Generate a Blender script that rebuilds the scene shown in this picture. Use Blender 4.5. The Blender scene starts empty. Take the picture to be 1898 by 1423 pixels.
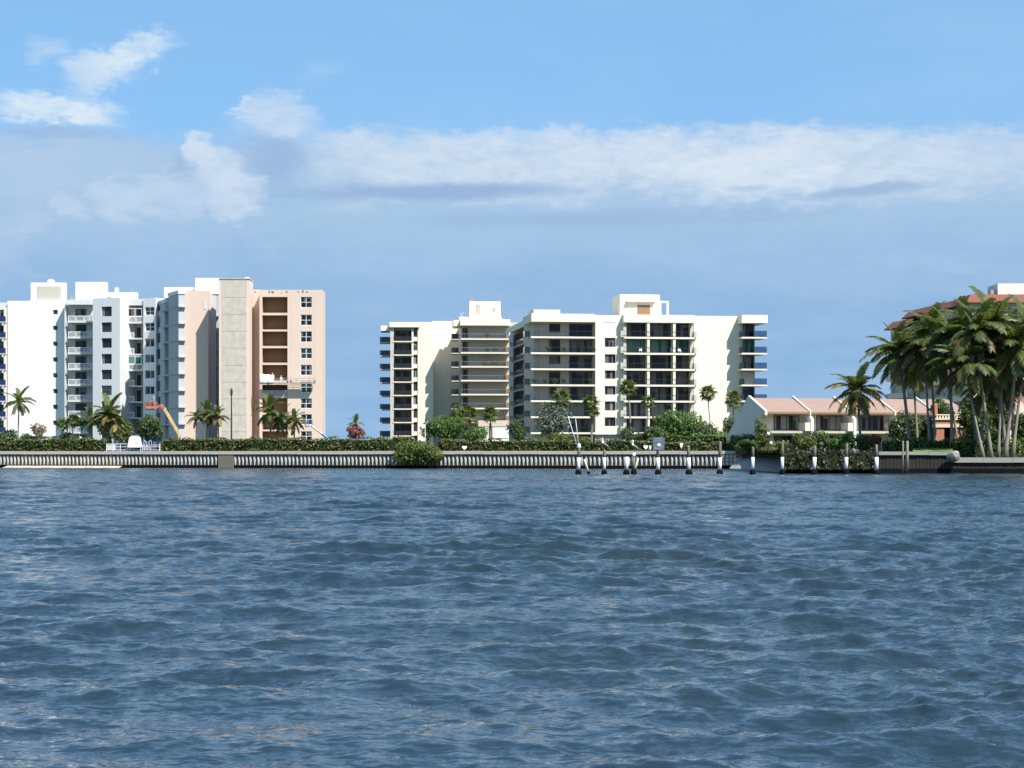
import bpy, bmesh, math, random
import numpy as np
from mathutils import Vector, Matrix

R_ = math.radians
sc = bpy.context.scene
COL = sc.collection
# ------------------------------------------------------------------ camera, sky, sun, exposure
F, CX, HY, H = 3600.0, 949.0, 842.0, 1.6       # focal length in photo pixels, horizon row, eye height over the water
cam_d = bpy.data.cameras.new('camera')
cam_d.sensor_width = 36.0
cam_d.lens = 36.0 * F / 1898.0
cam_d.shift_y = (HY - 711.5) / 1898.0
cam_d.clip_start, cam_d.clip_end = 0.5, 30000.0
cam = bpy.data.objects.new('camera', cam_d)
cam.location = (0, 0, H)
cam.rotation_euler = (R_(90), 0, 0)
COL.objects.link(cam)
sc.camera = cam

SUN_EL, SUN_AZ = 53.0, 44.0                    # azimuth: degrees to the right of straight behind the camera
EXPOSURE = 0.7
sc.view_settings.view_transform = 'Standard'
sc.view_settings.look = 'None'
sc.view_settings.gamma = 1.0
sc.view_settings.exposure = EXPOSURE
sc.view_settings.use_curve_mapping = False
SKY_STRENGTH = 0.10

world = bpy.data.worlds.new('World')
sc.world = world
world.use_nodes = True


class NT:
    """terse node building"""
    def __init__(s, tree):
        s.t = tree; s.n = tree.nodes; s.l = tree.links

    def node(s, typ, **kw):
        n = s.n.new(typ)
        for k, v in kw.items(): setattr(n, k, v)
        return n

    def put(s, sock, v):
        if isinstance(v, bpy.types.NodeSocket): s.l.new(v, sock)
        elif v is not None: sock.default_value = v

    def m(s, op, a, b=None, c=None, clamp=False):
        n = s.n.new('ShaderNodeMath'); n.operation = op; n.use_clamp = clamp
        s.put(n.inputs[0], a)
        if b is not None: s.put(n.inputs[1], b)
        if c is not None: s.put(n.inputs[2], c)
        return n.outputs[0]

    def vm(s, op, a, b=None, scale=None):
        n = s.n.new('ShaderNodeVectorMath'); n.operation = op
        s.put(n.inputs[0], a)
        if b is not None: s.put(n.inputs[1], b)
        if scale is not None: s.put(n.inputs['Scale'], scale)
        return n.outputs['Value'] if op in ('LENGTH', 'DOT_PRODUCT') else n.outputs[0]

    def ss(s, x, lo, hi):
        """smoothstep from 0 at lo to 1 at hi"""
        n = s.n.new('ShaderNodeMapRange'); n.interpolation_type = 'SMOOTHSTEP'; n.clamp = True
        s.put(n.inputs['Value'], x)
        if lo <= hi:
            n.inputs['From Min'].default_value = lo; n.inputs['From Max'].default_value = hi
            n.inputs['To Min'].default_value = 0; n.inputs['To Max'].default_value = 1
        else:
            n.inputs['From Min'].default_value = hi; n.inputs['From Max'].default_value = lo
            n.inputs['To Min'].default_value = 1; n.inputs['To Max'].default_value = 0
        return n.outputs['Result']

    def mix(s, f, a, b, blend='MIX'):
        n = s.n.new('ShaderNodeMix'); n.data_type = 'RGBA'; n.blend_type = blend
        s.put(n.inputs[0], f)
        s.put(n.inputs[6], a if isinstance(a, bpy.types.NodeSocket) else tuple(a) + (1,) * (4 - len(a)))
        s.put(n.inputs[7], b if isinstance(b, bpy.types.NodeSocket) else tuple(b) + (1,) * (4 - len(b)))
        return n.outputs[2]

    def noise(s, vec, scale, detail=4.0, rough=0.55, distort=0.0, out='Fac', typ=None):
        n = s.n.new('ShaderNodeTexNoise')
        s.put(n.inputs['Vector'], vec)
        n.inputs['Scale'].default_value = scale
        n.inputs['Detail'].default_value = detail
        n.inputs['Roughness'].default_value = rough
        n.inputs['Distortion'].default_value = distort
        return n.outputs[out]


def lin(r, g, b):
    return tuple(((c / 255 + 0.055) / 1.055) ** 2.4 if c > 10 else c / 255 / 12.92 for c in (r, g, b))


def build_world():
    t = NT(world.node_tree)
    t.n.clear()
    out = t.node('ShaderNodeOutputWorld'); bg = t.node('ShaderNodeBackground')
    t.l.new(bg.outputs[0], out.inputs[0])
    bg.inputs['Strength'].default_value = SKY_STRENGTH
    tc = t.node('ShaderNodeTexCoord')
    d = tc.outputs['Generated']
    sep = t.node('ShaderNodeSeparateXYZ'); t.l.new(d, sep.inputs[0])
    x, y, z = sep.outputs
    sky = t.node('ShaderNodeTexSky', sky_type='NISHITA')
    sky.sun_disc = False
    sky.sun_elevation = R_(SUN_EL)
    sky.sun_rotation = R_(180.0 - SUN_AZ)
    sky.altitude = 0; sky.air_density = 1.0; sky.dust_density = 0.1; sky.ozone_density = 2.0
    # low sky takes its colour from a few degrees higher up, to turn bluer
    zz = t.m('MULTIPLY_ADD', z, 0.88, 0.12)
    cmb = t.node('ShaderNodeCombineXYZ')
    t.l.new(x, cmb.inputs[0]); t.l.new(y, cmb.inputs[1]); t.l.new(zz, cmb.inputs[2])
    t.l.new(t.vm('NORMALIZE', cmb.outputs[0]), sky.inputs['Vector'])
    nish = t.mix(1.0, sky.outputs[0], (SKY_TINT), 'MULTIPLY')
    # cloud coordinates: azimuth and slope of the direction, in thousandths-like units
    az = t.m('ARCTAN2', x, y)
    hor = t.m('SQRT', t.m('ADD', t.m('MULTIPLY', x, x), t.m('MULTIPLY', y, y)))
    v = t.m('DIVIDE', z, t.m('MAXIMUM', hor, 0.02))
    X = t.m('MULTIPLY_ADD', az, F, CX)
    Y = t.m('MULTIPLY_ADD', v, -F, HY)
    st = t.vm('MULTIPLY', d, (1.0, 1.0, 2.3))
    nA = t.noise(st, 16.0, 8.0, 0.58, 0.3, out='Color')
    nB = t.noise(st, 45.0, 7.0, 0.62, 0.2, out='Color')
    nC = t.noise(st, 7.0, 5.0, 0.5, 0.2)
    sa = t.node('ShaderNodeSeparateXYZ'); t.l.new(nA, sa.inputs[0])
    sb = t.node('ShaderNodeSeparateXYZ'); t.l.new(nB, sb.inputs[0])
    nD = t.noise(st, 100.0, 4.0, 0.6, 0.0, out='Color')
    sd = t.node('ShaderNodeSeparateXYZ'); t.l.new(nD, sd.inputs[0])
    Xd = t.m('ADD', t.m('MULTIPLY_ADD', sd.outputs[0], 44, -22), X); Xd = t.m('ADD', Xd, t.m('ADD', t.m('MULTIPLY_ADD', sa.outputs[0], 150, -75), t.m('MULTIPLY_ADD', sb.outputs[0], 70, -35)))
    Yd = t.m('ADD', t.m('MULTIPLY_ADD', sd.outputs[1], 62, -31), Y); Yd = t.m('ADD', Yd, t.m('ADD', t.m('MULTIPLY_ADD', sa.outputs[1], 90, -45), t.m('MULTIPLY_ADD', sb.outputs[1], 60, -30)))

    def puff(cx, cy, rx, ry, rot=0.0, soft=0.5, src=None):
        xx = t.m('SUBTRACT', (src or (Xd, Yd))[0], cx); yy = t.m('SUBTRACT', (src or (Xd, Yd))[1], cy)
        c, s = math.cos(R_(rot)), math.sin(R_(rot))
        a = t.m('DIVIDE', t.m('ADD', t.m('MULTIPLY', xx, c), t.m('MULTIPLY', yy, s)), rx)
        b = t.m('DIVIDE', t.m('SUBTRACT', t.m('MULTIPLY', yy, c), t.m('MULTIPLY', xx, s)), ry)
        r = t.m('SQRT', t.m('ADD', t.m('MULTIPLY', a, a), t.m('MULTIPLY', b, b)))
        return t.ss(r, 1.0 + soft * 0.4, 1.0 - soft)

    def mul(a, b): return t.m('MULTIPLY', a, b)
    def mx(a, b): return t.m('MAXIMUM', a, b)

    sky_c = nish
    def disp(r, g, b):
        k = 1.0 / (2 ** EXPOSURE) / SKY_STRENGTH
        return tuple(c * k for c in lin(r, g, b))
    # thin veil and an even blue lift, added overhead to brighten water reflections
    veil = mul(t.ss(nC, 0.42, 0.75), t.ss(Y, -9000, 150))
    c0 = t.mix(0.45, sky_c, disp(140, 195, 243))
    c0 = t.mix(mul(veil, 0.30), c0, disp(178, 211, 244))
    # the bank: grey blue stratus low over the sea, all round the horizon
    bank_edge = t.ss(Yd, 225, 305)
    deep = t.ss(Yd, 350, 620)
    bank_c = t.mix(deep, disp(168, 199, 228), disp(141, 180, 220))
    strk = t.noise(t.vm('MULTIPLY', d, (1, 1, 9.0)), 9.0, 7.0, 0.6, 0.5)
    bank_c = t.mix(t.m('MULTIPLY', t.ss(strk, 0.50, 0.72), 0.5), bank_c, disp(150, 185, 221))
    mott = t.ss(t.noise(t.vm('MULTIPLY', d, (1, 1, 4.0)), 13.0, 6.0, 0.55), 0.35, 0.7)
    bank_c = t.mix(mul(mott, 0.35), bank_c, disp(178, 203, 233))
    c1 = t.mix(mul(bank_edge, 0.93), c0, bank_c)
    # white body of the bank, to the right
    body = mul(mul(t.ss(Yd, 228, 275), t.ss(Yd, 395, 330)), t.ss(Xd, 500, 690))
    body = mul(body, t.ss(Xd, 2500, 1500))
    tex = t.m('ADD', t.m('MULTIPLY', t.ss(sb.outputs[2], 0.36, 0.64), 0.55), t.m('MULTIPLY', t.ss(sd.outputs[2], 0.35, 0.65), 0.30))
    body = mul(body, t.m('MULTIPLY_ADD', tex, 0.75, 0.42, clamp=True))
    c2 = t.mix(mul(body, 0.95), c1, disp(210, 225, 241))
    core = puff(1380, 320, 330, 60, 4, 0.9)
    c2 = t.mix(mul(mul(core, 0.6), t.m('MULTIPLY_ADD', tex, 0.6, 0.5, clamp=True)), c2, disp(226, 236, 246))
    # blue grey undersides
    for (a, b, rx, ry, rot, k) in ((800, 356, 330, 17, -1, .95), (1610, 362, 130, 12, -5, .8), (1150, 404, 420, 18, -1, .5), (505, 300, 60, 62, 0, .7), (330, 325, 26, 40, 0, .5), (1390, 352, 60, 8, 0, .5), (120, 262, 130, 12, 0, .6)):
        Yl = t.m('ADD', Y, t.m('MULTIPLY_ADD', sb.outputs[1], 30, -15))
        c2 = t.mix(mul(puff(a, b, rx, ry, rot, .7, (Xd, Yl)), k), c2, disp(152, 182, 220))
    # separate cumulus puffs
    P = [(170, 325, 300, 85, 0, .9, .22, (190, 211, 236)), (245, 120, 92, 38, -24, .55, 1.0, (214, 231, 246)), (185, 150, 46, 44, 0, .65, .8, (204, 224, 245)), (180, 178, 40, 30, 0, .8, .5, (196, 218, 243)),
         (104, 122, 34, 34, 0, .8, .6, (198, 220, 244)),
         (120, 226, 115, 34, 0, .55, .95, (222, 236, 246)), (520, 226, 78, 44, 0, .6, .9, (203, 221, 242)),
         (600, 140, 60, 26, -25, .95, .22, (200, 220, 244)), (455, 213, 20, 8, -20, .7, .5, (222, 234, 246)),
         (405, 320, 48, 62, -30, .5, .85, (211, 226, 243)), (440, 365, 52, 40, 0, .55, .8, (209, 224, 242)), (370, 360, 50, 46, 0, .75, .6, (202, 219, 241)), (235, 385, 52, 40, 0, .6, .65, (200, 218, 240)), (320, 345, 36, 34, 0, .7, .5, (200, 218, 240)), (345, 305, 20, 60, 10, .7, .5, (160, 188, 224)), (205, 360, 26, 18, 0, .6, .5, (200, 217, 240)), (372, 278, 32, 36, 0, .45, .9, (210, 225, 243)),
         (290, 372, 85, 46, 0, .65, .6, (199, 217, 240)), (140, 395, 40, 32, 0, .5, .65, (198, 216, 239)), (60, 430, 50, 30, 0, .7, .5, (192, 211, 236)),
         (60, 340, 130, 60, 0, .9, .35, (192, 212, 237)), (10, 490, 60, 40, 0, .9, .4, (190, 209, 236)),
         (1710, 505, 230, 22, 3, .8, .35, (182, 205, 234)), (480, 440, 60, 26, 0, .9, .25, (188, 208, 235)),
         (1000, 255, 170, 26, 0, .7, .45, (214, 228, 243)), (750, 300, 170, 40, 0, .8, .35, (208, 223, 241))]
    for (a, b, rx, ry, rot, soft, k, colr) in P:
        m_ = puff(a, b, rx, ry, rot, soft)
        if (a, b) == (120, 226): m_ = mul(m_, t.ss(t.m('ADD', Y, t.m('MULTIPLY_ADD', sb.outputs[0], 16, -8)), 252, 243))
        m_ = mul(m_, t.m('MULTIPLY_ADD', tex, 0.65, 0.52, clamp=True))
        c2 = t.mix(mul(m_, k), c2, disp(*colr))
    t.l.new(c2, bg.inputs['Color'])


SKY_TINT = (0.90, 1.10, 1.14)
build_world()

sun_d = bpy.data.lights.new('sun', 'SUN')
sun_d.energy = 5.0
sun_d.angle = R_(0.53)
sun_d.color = (1.0, 0.955, 0.88)
sun = bpy.data.objects.new('sun', sun_d)
tosun = Vector((math.sin(R_(SUN_AZ)) * math.cos(R_(SUN_EL)), -math.cos(R_(SUN_AZ)) * math.cos(R_(SUN_EL)), math.sin(R_(SUN_EL))))
sun.rotation_euler = tosun.to_track_quat('Z', 'Y').to_euler()
sun.location = tosun * 300
COL.objects.link(sun)

rng = random.Random(7)
nrs = np.random.RandomState(11)


# ------------------------------------------------------------------ placing by photo measurements
def W(px, Y): return ((px - CX) / F * Y, Y)
def Zp(py, Y): return H + (HY - py) / F * Y
def P3(px, py, Y): return Vector(((px - CX) / F * Y, Y, Zp(py, Y)))


# ------------------------------------------------------------------ materials
def new_mat(name):
    m = bpy.data.materials.new(name); m.use_nodes = True
    t = NT(m.node_tree)
    b = [n for n in t.n if n.type == 'BSDF_PRINCIPLED'][0]
    return m, t, b


def mat_stucco(name, col, var=0.10, streak=0.12, rough=0.85, scale=0.35, dirt=(0.25, 0.23, 0.19)):
    m, t, b = new_mat(name)
    tc = t.node('ShaderNodeNewGeometry')
    p = tc.outputs['Position']
    n1 = t.noise(p, scale, 6, 0.6)
    n2 = t.noise(t.vm('MULTIPLY', p, (1.6, 1.6, 0.10)), 1.0, 5, 0.65)
    n3 = t.noise(p, 6.0, 4, 0.6)
    c = t.mix(t.m('MULTIPLY', t.ss(n1, 0.3, 0.75), var * 2), col, tuple(v * 0.80 for v in col))
    c = t.mix(t.m('MULTIPLY', t.ss(n2, 0.52, 0.80), streak * 2), c, dirt)
    c = t.mix(t.m('MULTIPLY', t.ss(n3, 0.5, 0.8), 0.08), c, tuple(v * 0.7 for v in col))
    t.l.new(c, b.inputs['Base Color'])
    b.inputs['Roughness'].default_value = rough
    b.inputs['Specular IOR Level'].default_value = 0.25
    bp = t.node('ShaderNodeBump'); bp.inputs['Strength'].default_value = 0.25; bp.inputs['Distance'].default_value = 0.03
    t.l.new(n3, bp.inputs['Height']); t.l.new(bp.outputs[0], b.inputs['Normal'])
    return m


def mat_plain(name, col, rough=0.6, metal=0.0, var=0.15, scale=2.0, spec=0.4):
    m, t, b = new_mat(name)
    g = t.node('ShaderNodeNewGeometry')
    n = t.noise(g.outputs['Position'], scale, 5, 0.6)
    c = t.mix(t.m('MULTIPLY', t.ss(n, 0.3, 0.7), 1.0), tuple(v * (1 - var) for v in col), tuple(min(1, v * (1 + var)) for v in col))
    t.l.new(c, b.inputs['Base Color'])
    b.inputs['Roughness'].default_value = rough; b.inputs['Metallic'].default_value = metal
    b.inputs['Specular IOR Level'].default_value = spec
    return m


def mat_glass(name, dark, curtain, amount=0.5, teal=None):
    """window pane: dark room behind reflective glass, curtains drawn to a different width in every room"""
    m, t, b = new_mat(name)
    oi = t.node('ShaderNodeObjectInfo')
    tc = t.node('ShaderNodeTexCoord')
    sep = t.node('ShaderNodeSeparateXYZ'); t.l.new(tc.outputs['Generated'], sep.inputs[0])
    r = oi.outputs['Random']
    r2 = t.m('FRACT', t.m('MULTIPLY', r, 17.31)); r3 = t.m('FRACT', t.m('MULTIPLY', r, 91.7))
    side = t.m('ABSOLUTE', t.m('SUBTRACT', sep.outputs[0], t.ss(r2, 0.45, 0.55)))
    cur = t.m('LESS_THAN', side, t.m('MULTIPLY', t.m('POWER', r3, 1.6), amount * 1.6))
    cmb = t.node('ShaderNodeCombineXYZ'); t.l.new(sep.outputs[0], cmb.inputs[0]); t.l.new(r, cmb.inputs[1])
    fold = t.noise(cmb.outputs[0], 14.0, 2, 0.5)
    cc = t.mix(fold, tuple(v * 0.55 for v in curtain), curtain)
    dk = t.mix(r2, tuple(v * 0.7 for v in dark), tuple(v * 1.6 for v in dark))
    blind = t.m('LESS_THAN', t.m('SUBTRACT', 1.0, sep.outputs[2]), t.m('MULTIPLY', t.m('GREATER_THAN', r2, 0.72), t.m('MULTIPLY', r3, 0.6)))
    c = t.mix(t.m('MULTIPLY', cur, 0.75), dk, cc)
    c = t.mix(t.m('MULTIPLY', blind, 0.6), c, tuple(v * 0.8 for v in curtain))
    t.l.new(c, b.inputs['Base Color'])
    b.inputs['Roughness'].default_value = 0.06
    b.inputs['IOR'].default_value = 1.5
    b.inputs['Specular IOR Level'].default_value = 0.28
    return m


def mat_leaf(name, c1, c2, c3=None, amt3=0.0, trans=0.35):
    m, t, b = new_mat(name)
    t.n.remove(b)
    out = [n for n in t.n if n.type == 'OUTPUT_MATERIAL'][0]
    at = t.node('ShaderNodeAttribute'); at.attribute_name = 'tint'
    g = t.node('ShaderNodeNewGeometry')
    n = t.noise(g.outputs['Position'], 0.9, 4, 0.6)
    f = t.m('ADD', t.m('MULTIPLY', at.outputs['Fac'], 0.6), t.m('MULTIPLY', t.ss(n, 0.3, 0.7), 0.4), clamp=True)
    c = t.mix(f, c1, c2)
    if c3:
        n2 = t.noise(g.outputs['Position'], 0.35, 4, 0.65)
        k = t.m('MULTIPLY', t.ss(t.m('ADD', n2, t.m('MULTIPLY_ADD', at.outputs['Fac'], 0.3, -0.15)), 0.5, 0.66), amt3)
        c = t.mix(k, c, c3)
    d = t.node('ShaderNodeBsdfPrincipled'); t.l.new(c, d.inputs['Base Color']); d.inputs['Roughness'].default_value = 0.5
    d.inputs['Specular IOR Level'].default_value = 0.35
    tr = t.node('ShaderNodeBsdfTranslucent'); t.l.new(t.mix(0.6, c, (0.25, 0.30, 0.03), 'MIX'), tr.inputs['Color'])
    ms = t.node('ShaderNodeMixShader'); ms.inputs[0].default_value = trans
    t.l.new(d.outputs[0], ms.inputs[1]); t.l.new(tr.outputs[0], ms.inputs[2])
    t.l.new(ms.outputs[0], out.inputs[0])
    return m


M = {}
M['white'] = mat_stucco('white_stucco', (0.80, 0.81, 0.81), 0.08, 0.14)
M['whiteb'] = mat_stucco('shade_dimmed_bluish_white', (0.63, 0.64, 0.65), 0.06, 0.08)  # bluish white, darkened to deepen the shade on the white block's bays
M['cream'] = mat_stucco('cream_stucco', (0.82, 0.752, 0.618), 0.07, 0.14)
M['cream2'] = mat_stucco('shade_dimmed_tan_cream', (0.54, 0.50, 0.43), 0.06, 0.08)  # cream darkened to deepen shade in the recesses; also tan panels and shutters
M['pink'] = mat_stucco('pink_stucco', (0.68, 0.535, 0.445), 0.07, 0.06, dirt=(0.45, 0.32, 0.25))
M['pinkw'] = mat_stucco('pale_pink_stucco', (0.70, 0.56, 0.47), 0.10, 0.06)
M['concrete'] = mat_stucco('bare_concrete', (0.57, 0.515, 0.445), 0.5, 0.42, scale=0.9, dirt=(0.30, 0.29, 0.25))
M['brown'] = mat_stucco('stripped_brown_wall', (0.29, 0.175, 0.10), 0.3, 0.2, scale=0.8, dirt=(0.28, 0.19, 0.13))
M['greyblue'] = mat_stucco('shade_dimmed_greyish_white', (0.46, 0.47, 0.50), 0.08, 0.12)  # old greyish paint, darkened further to deepen the pink block's shaded side
M['seacap'] = mat_stucco('seawall_cap_concrete', (0.52, 0.46, 0.38), 0.20, 0.15, scale=0.5)
M['seawall'] = mat_stucco('stained_seawall', (0.13, 0.115, 0.09), 0.4, 0.35, scale=1.0, dirt=(0.025, 0.025, 0.02))
M['pile'] = mat_stucco('pale_pile_concrete', (0.60, 0.57, 0.50), 0.25, 0.22, scale=1.5, dirt=(0.30, 0.28, 0.22))
M['growth'] = mat_plain('wet_marine_growth', (0.005, 0.006, 0.006), 0.9, 0, 0.4, 6.0, 0.1)
M['floor'] = mat_stucco('balcony_floor_tile', (0.22, 0.20, 0.175), 0.2, 0.2, scale=2.0)
M['bulk'] = mat_stucco('dark_bulkhead', (0.030, 0.028, 0.025), 0.4, 0.35, scale=1.0, dirt=(0.065, 0.05, 0.035))
M['bulkcap'] = mat_stucco('grey_bulkhead_cap', (0.30, 0.30, 0.25), 0.25, 0.2, scale=0.8)
M['wood'] = mat_stucco('weathered_wood', (0.20, 0.17, 0.13), 0.4, 0.4, scale=3.0, dirt=(0.10, 0.08, 0.06))
M['sleeve'] = mat_plain('white_plastic', (0.82, 0.82, 0.80), 0.4, 0, 0.05, 4.0)
M['tile'] = mat_stucco('pink_roof_tile', (0.36, 0.255, 0.212), 0.25, 0.15, scale=1.2, dirt=(0.42, 0.25, 0.2))
M['redtile'] = mat_stucco('red_roof_tile', (0.215, 0.085, 0.062), 0.25, 0.12, scale=0.9, dirt=(0.25, 0.09, 0.06))
M['terra'] = mat_stucco('terracotta_stucco', (0.46, 0.21, 0.12), 0.15, 0.12, scale=0.8)
M['towncream'] = mat_stucco('town_house_stucco', (0.72, 0.66, 0.54), 0.08, 0.1)
M['towergrey'] = mat_stucco('greyish_cream_stucco', (0.50, 0.46, 0.38), 0.1, 0.12)
M['frame'] = mat_plain('white_frame', (0.75, 0.76, 0.76), 0.5)
M['dframe'] = mat_plain('bronze_frame', (0.05, 0.045, 0.04), 0.5)
M['gframe'] = mat_plain('grey_metal', (0.36, 0.36, 0.36), 0.5, 0.3)
M['glass'] = mat_glass('dark_glass', (0.010, 0.011, 0.014), (0.20, 0.19, 0.17), 0.5)
M['glassw'] = mat_glass('grey_green_glass', (0.018, 0.036, 0.038), (0.30, 0.32, 0.31), 0.25)
M['glasst'] = mat_glass('teal_glass', (0.012, 0.06, 0.05), (0.16, 0.34, 0.29), 0.75)
M['glassc'] = mat_glass('curtained_glass', (0.03, 0.035, 0.035), (0.40, 0.40, 0.36), 0.9)
M['screen'] = mat_plain('dark_screen', (0.012, 0.012, 0.016), 0.7, 0, 0.3, 1.0, 0.1)
M['navy'] = mat_plain('navy_tinted_glass', (0.012, 0.035, 0.085), 0.08, 0, 0.1, 1.0, 0.5)
M['bluegl'] = mat_plain('blue_tinted_glass', (0.04, 0.085, 0.17), 0.1, 0, 0.1, 1.0, 0.5)
M['dkrail'] = mat_plain('dark_balcony_glass', (0.022, 0.02, 0.02), 0.12, 0, 0.2, 1.0, 0.5)
M['grass'] = mat_plain('lawn', (0.065, 0.085, 0.035), 0.9, 0, 0.4, 0.8, 0.1)
M['lawn2'] = mat_plain('bright_lawn', (0.11, 0.17, 0.045), 0.9, 0, 0.3, 1.5, 0.1)
M['soil'] = mat_plain('garden_soil', (0.10, 0.085, 0.05), 0.95, 0, 0.4, 0.6, 0.1)
M['sand'] = mat_plain('pale_sand', (0.42, 0.39, 0.33), 0.9, 0, 0.15, 2.0, 0.1)
M['trunk'] = mat_stucco('palm_trunk', (0.27, 0.235, 0.19), 0.3, 0.1, scale=3.0, dirt=(0.12, 0.1, 0.08))
M['bark'] = mat_stucco('dark_bark', (0.11, 0.085, 0.06), 0.3, 0.2, scale=3.0)
M['frond'] = mat_leaf('palm_frond', (0.054, 0.086, 0.027), (0.128, 0.162, 0.046), (0.257, 0.216, 0.068), 0.35)
M['frondy'] = mat_leaf('yellowing_frond', (0.19, 0.15, 0.04), (0.36, 0.27, 0.085), trans=0.3)
M['fronda'] = mat_leaf('dry_frond', (0.11, 0.075, 0.04), (0.20, 0.14, 0.08), trans=0.15)
M['hedge'] = mat_leaf('hedge_leaf', (0.058, 0.090, 0.026), (0.138, 0.174, 0.043), (0.189, 0.102, 0.058), 0.6, trans=0.25)
M['hedgeg'] = mat_leaf('green_hedge_leaf', (0.052, 0.104, 0.023), (0.130, 0.215, 0.046), trans=0.25)
M['green'] = mat_leaf('broad_leaf', (0.046, 0.115, 0.030), (0.128, 0.223, 0.054))
M['dgreen'] = mat_leaf('dark_leaf', (0.042, 0.078, 0.032), (0.105, 0.150, 0.051))
M['bankleaf'] = mat_leaf('bank_roots_leaf', (0.026, 0.031, 0.016), (0.066, 0.062, 0.031), (0.072, 0.048, 0.030), 0.5, trans=0.1)
M['ygreen'] = mat_leaf('yellow_green_leaf', (0.07, 0.10, 0.02), (0.21, 0.21, 0.055))
M['silver'] = mat_leaf('silver_leaf', (0.055, 0.075, 0.062), (0.155, 0.18, 0.15), trans=0.15)
M['mangrove'] = mat_leaf('mangrove_leaf', (0.058, 0.104, 0.026), (0.163, 0.195, 0.046), (0.195, 0.130, 0.052), 0.4)
M['red'] = mat_leaf('red_bract', (0.26, 0.03, 0.045), (0.42, 0.075, 0.09), (0.05, 0.08, 0.03), 0.5)
M['salmon'] = mat_leaf('salmon_bract', (0.36, 0.16, 0.12), (0.50, 0.26, 0.20), (0.08, 0.10, 0.04), 0.5)
M['orange'] = mat_plain('orange_paint', (0.50, 0.17, 0.09), 0.45)
M['cboom'] = mat_plain('cream_orange_paint', (0.66, 0.44, 0.22), 0.45)
M['bluep'] = mat_plain('blue_paint', (0.05, 0.19, 0.42), 0.45)
M['black'] = mat_plain('black_rubber', (0.015, 0.015, 0.015), 0.7)
M['lampm'] = mat_plain('dark_green_metal', (0.05, 0.055, 0.045), 0.5, 0.4)
M['cloth'] = mat_plain('white_cloth', (0.75, 0.75, 0.70), 0.9, 0, 0.06)
M['skin'] = mat_plain('skin', (0.35, 0.2, 0.13), 0.6)
M['signb'] = mat_plain('faded_blue_sign', (0.10, 0.145, 0.19), 0.5, 0, 0.3, 5.0)
M['signw'] = mat_plain('white_print', (0.72, 0.76, 0.78), 0.6)
M['feather'] = mat_plain('grey_brown_feather', (0.21, 0.19, 0.165), 0.8, 0, 0.35, 9.0)
M['featherw'] = mat_plain('white_feather', (0.80, 0.78, 0.70), 0.8, 0, 0.05)
M['bill'] = mat_plain('grey_bill', (0.30, 0.27, 0.21), 0.5)
M['rock'] = mat_stucco('grey_rock', (0.22, 0.215, 0.20), 0.35, 0.2, scale=1.5)


# ------------------------------------------------------------------ mesh helpers
class MB:
    def __init__(s): s.v = []; s.f = []; s.mi = []; s.cur = 0

    def box(s, x0, x1, y0, y1, z0, z1):
        b = len(s.v)
        s.v += [(x0, y0, z0), (x1, y0, z0), (x1, y1, z0), (x0, y1, z0), (x0, y0, z1), (x1, y0, z1), (x1, y1, z1), (x0, y1, z1)]
        for q in ((0, 3, 2, 1), (4, 5, 6, 7), (0, 1, 5, 4), (1, 2, 6, 5), (2, 3, 7, 6), (3, 0, 4, 7)):
            s.f.append(tuple(b + i for i in q)); s.mi.append(s.cur)

    def quad(s, *pts):
        b = len(s.v); s.v += [tuple(p) for p in pts]; s.f.append(tuple(range(b, b + len(pts)))); s.mi.append(s.cur)

    def prism(s, poly, z0, z1):
        """vertical prism over an xy polygon (counter-clockwise)"""
        b = len(s.v); n = len(poly)
        s.v += [(p[0], p[1], z0) for p in poly] + [(p[0], p[1], z1) for p in poly]
        s.f.append(tuple(b + i for i in reversed(range(n)))); s.mi.append(s.cur)
        s.f.append(tuple(b + n + i for i in range(n))); s.mi.append(s.cur)
        for i in range(n):
            j = (i + 1) % n
            s.f.append((b + i, b + j, b + n + j, b + n + i)); s.mi.append(s.cur)

    def tube(s, pts, radii, sides=7, cap=True):
        pts = [Vector(p) for p in pts]
        if not hasattr(radii, '__len__'): radii = [radii] * len(pts)
        b = len(s.v)
        for i, p in enumerate(pts):
            d = (pts[min(i + 1, len(pts) - 1)] - pts[max(i - 1, 0)]).normalized()
            a = d.orthogonal().normalized() if abs(d.z) < 0.9 else d.cross(Vector((0, 1, 0))).normalized()
            if abs(d.z) < 0.9: a = d.cross(Vector((0, 0, 1))).normalized()
            c = d.cross(a)
            for k in range(sides):
                w = 2 * math.pi * k / sides
                q = p + (a * math.cos(w) + c * math.sin(w)) * radii[i]
                s.v.append(tuple(q))
        for i in range(len(pts) - 1):
            for k in range(sides):
                k2 = (k + 1) % sides
                s.f.append((b + i * sides + k, b + i * sides + k2, b + (i + 1) * sides + k2, b + (i + 1) * sides + k)); s.mi.append(s.cur)
        if cap:
            s.f.append(tuple(b + k for k in reversed(range(sides)))); s.mi.append(s.cur)
            s.f.append(tuple(b + (len(pts) - 1) * sides + k for k in range(sides))); s.mi.append(s.cur)

    def mesh(s, name, mats, smooth=False):
        me = bpy.data.meshes.new(name)
        me.from_pydata(s.v, [], s.f)
        if not isinstance(mats, (list, tuple)): mats = [mats]
        for m in mats: me.materials.append(M[m] if isinstance(m, str) else m)
        if len(mats) > 1: me.polygons.foreach_set('material_index', s.mi)
        if smooth: me.polygons.foreach_set('use_smooth', [True] * len(s.f))
        me.update()
        bm = bmesh.new(); bm.from_mesh(me); bmesh.ops.recalc_face_normals(bm, faces=bm.faces); bm.to_mesh(me); bm.free()
        return me

    def build(s, name, mats, parent=None, loc=(0, 0, 0), rotz=0.0, smooth=False):
        return put(name, s.mesh(name, mats, smooth), parent, loc, rotz)


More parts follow.
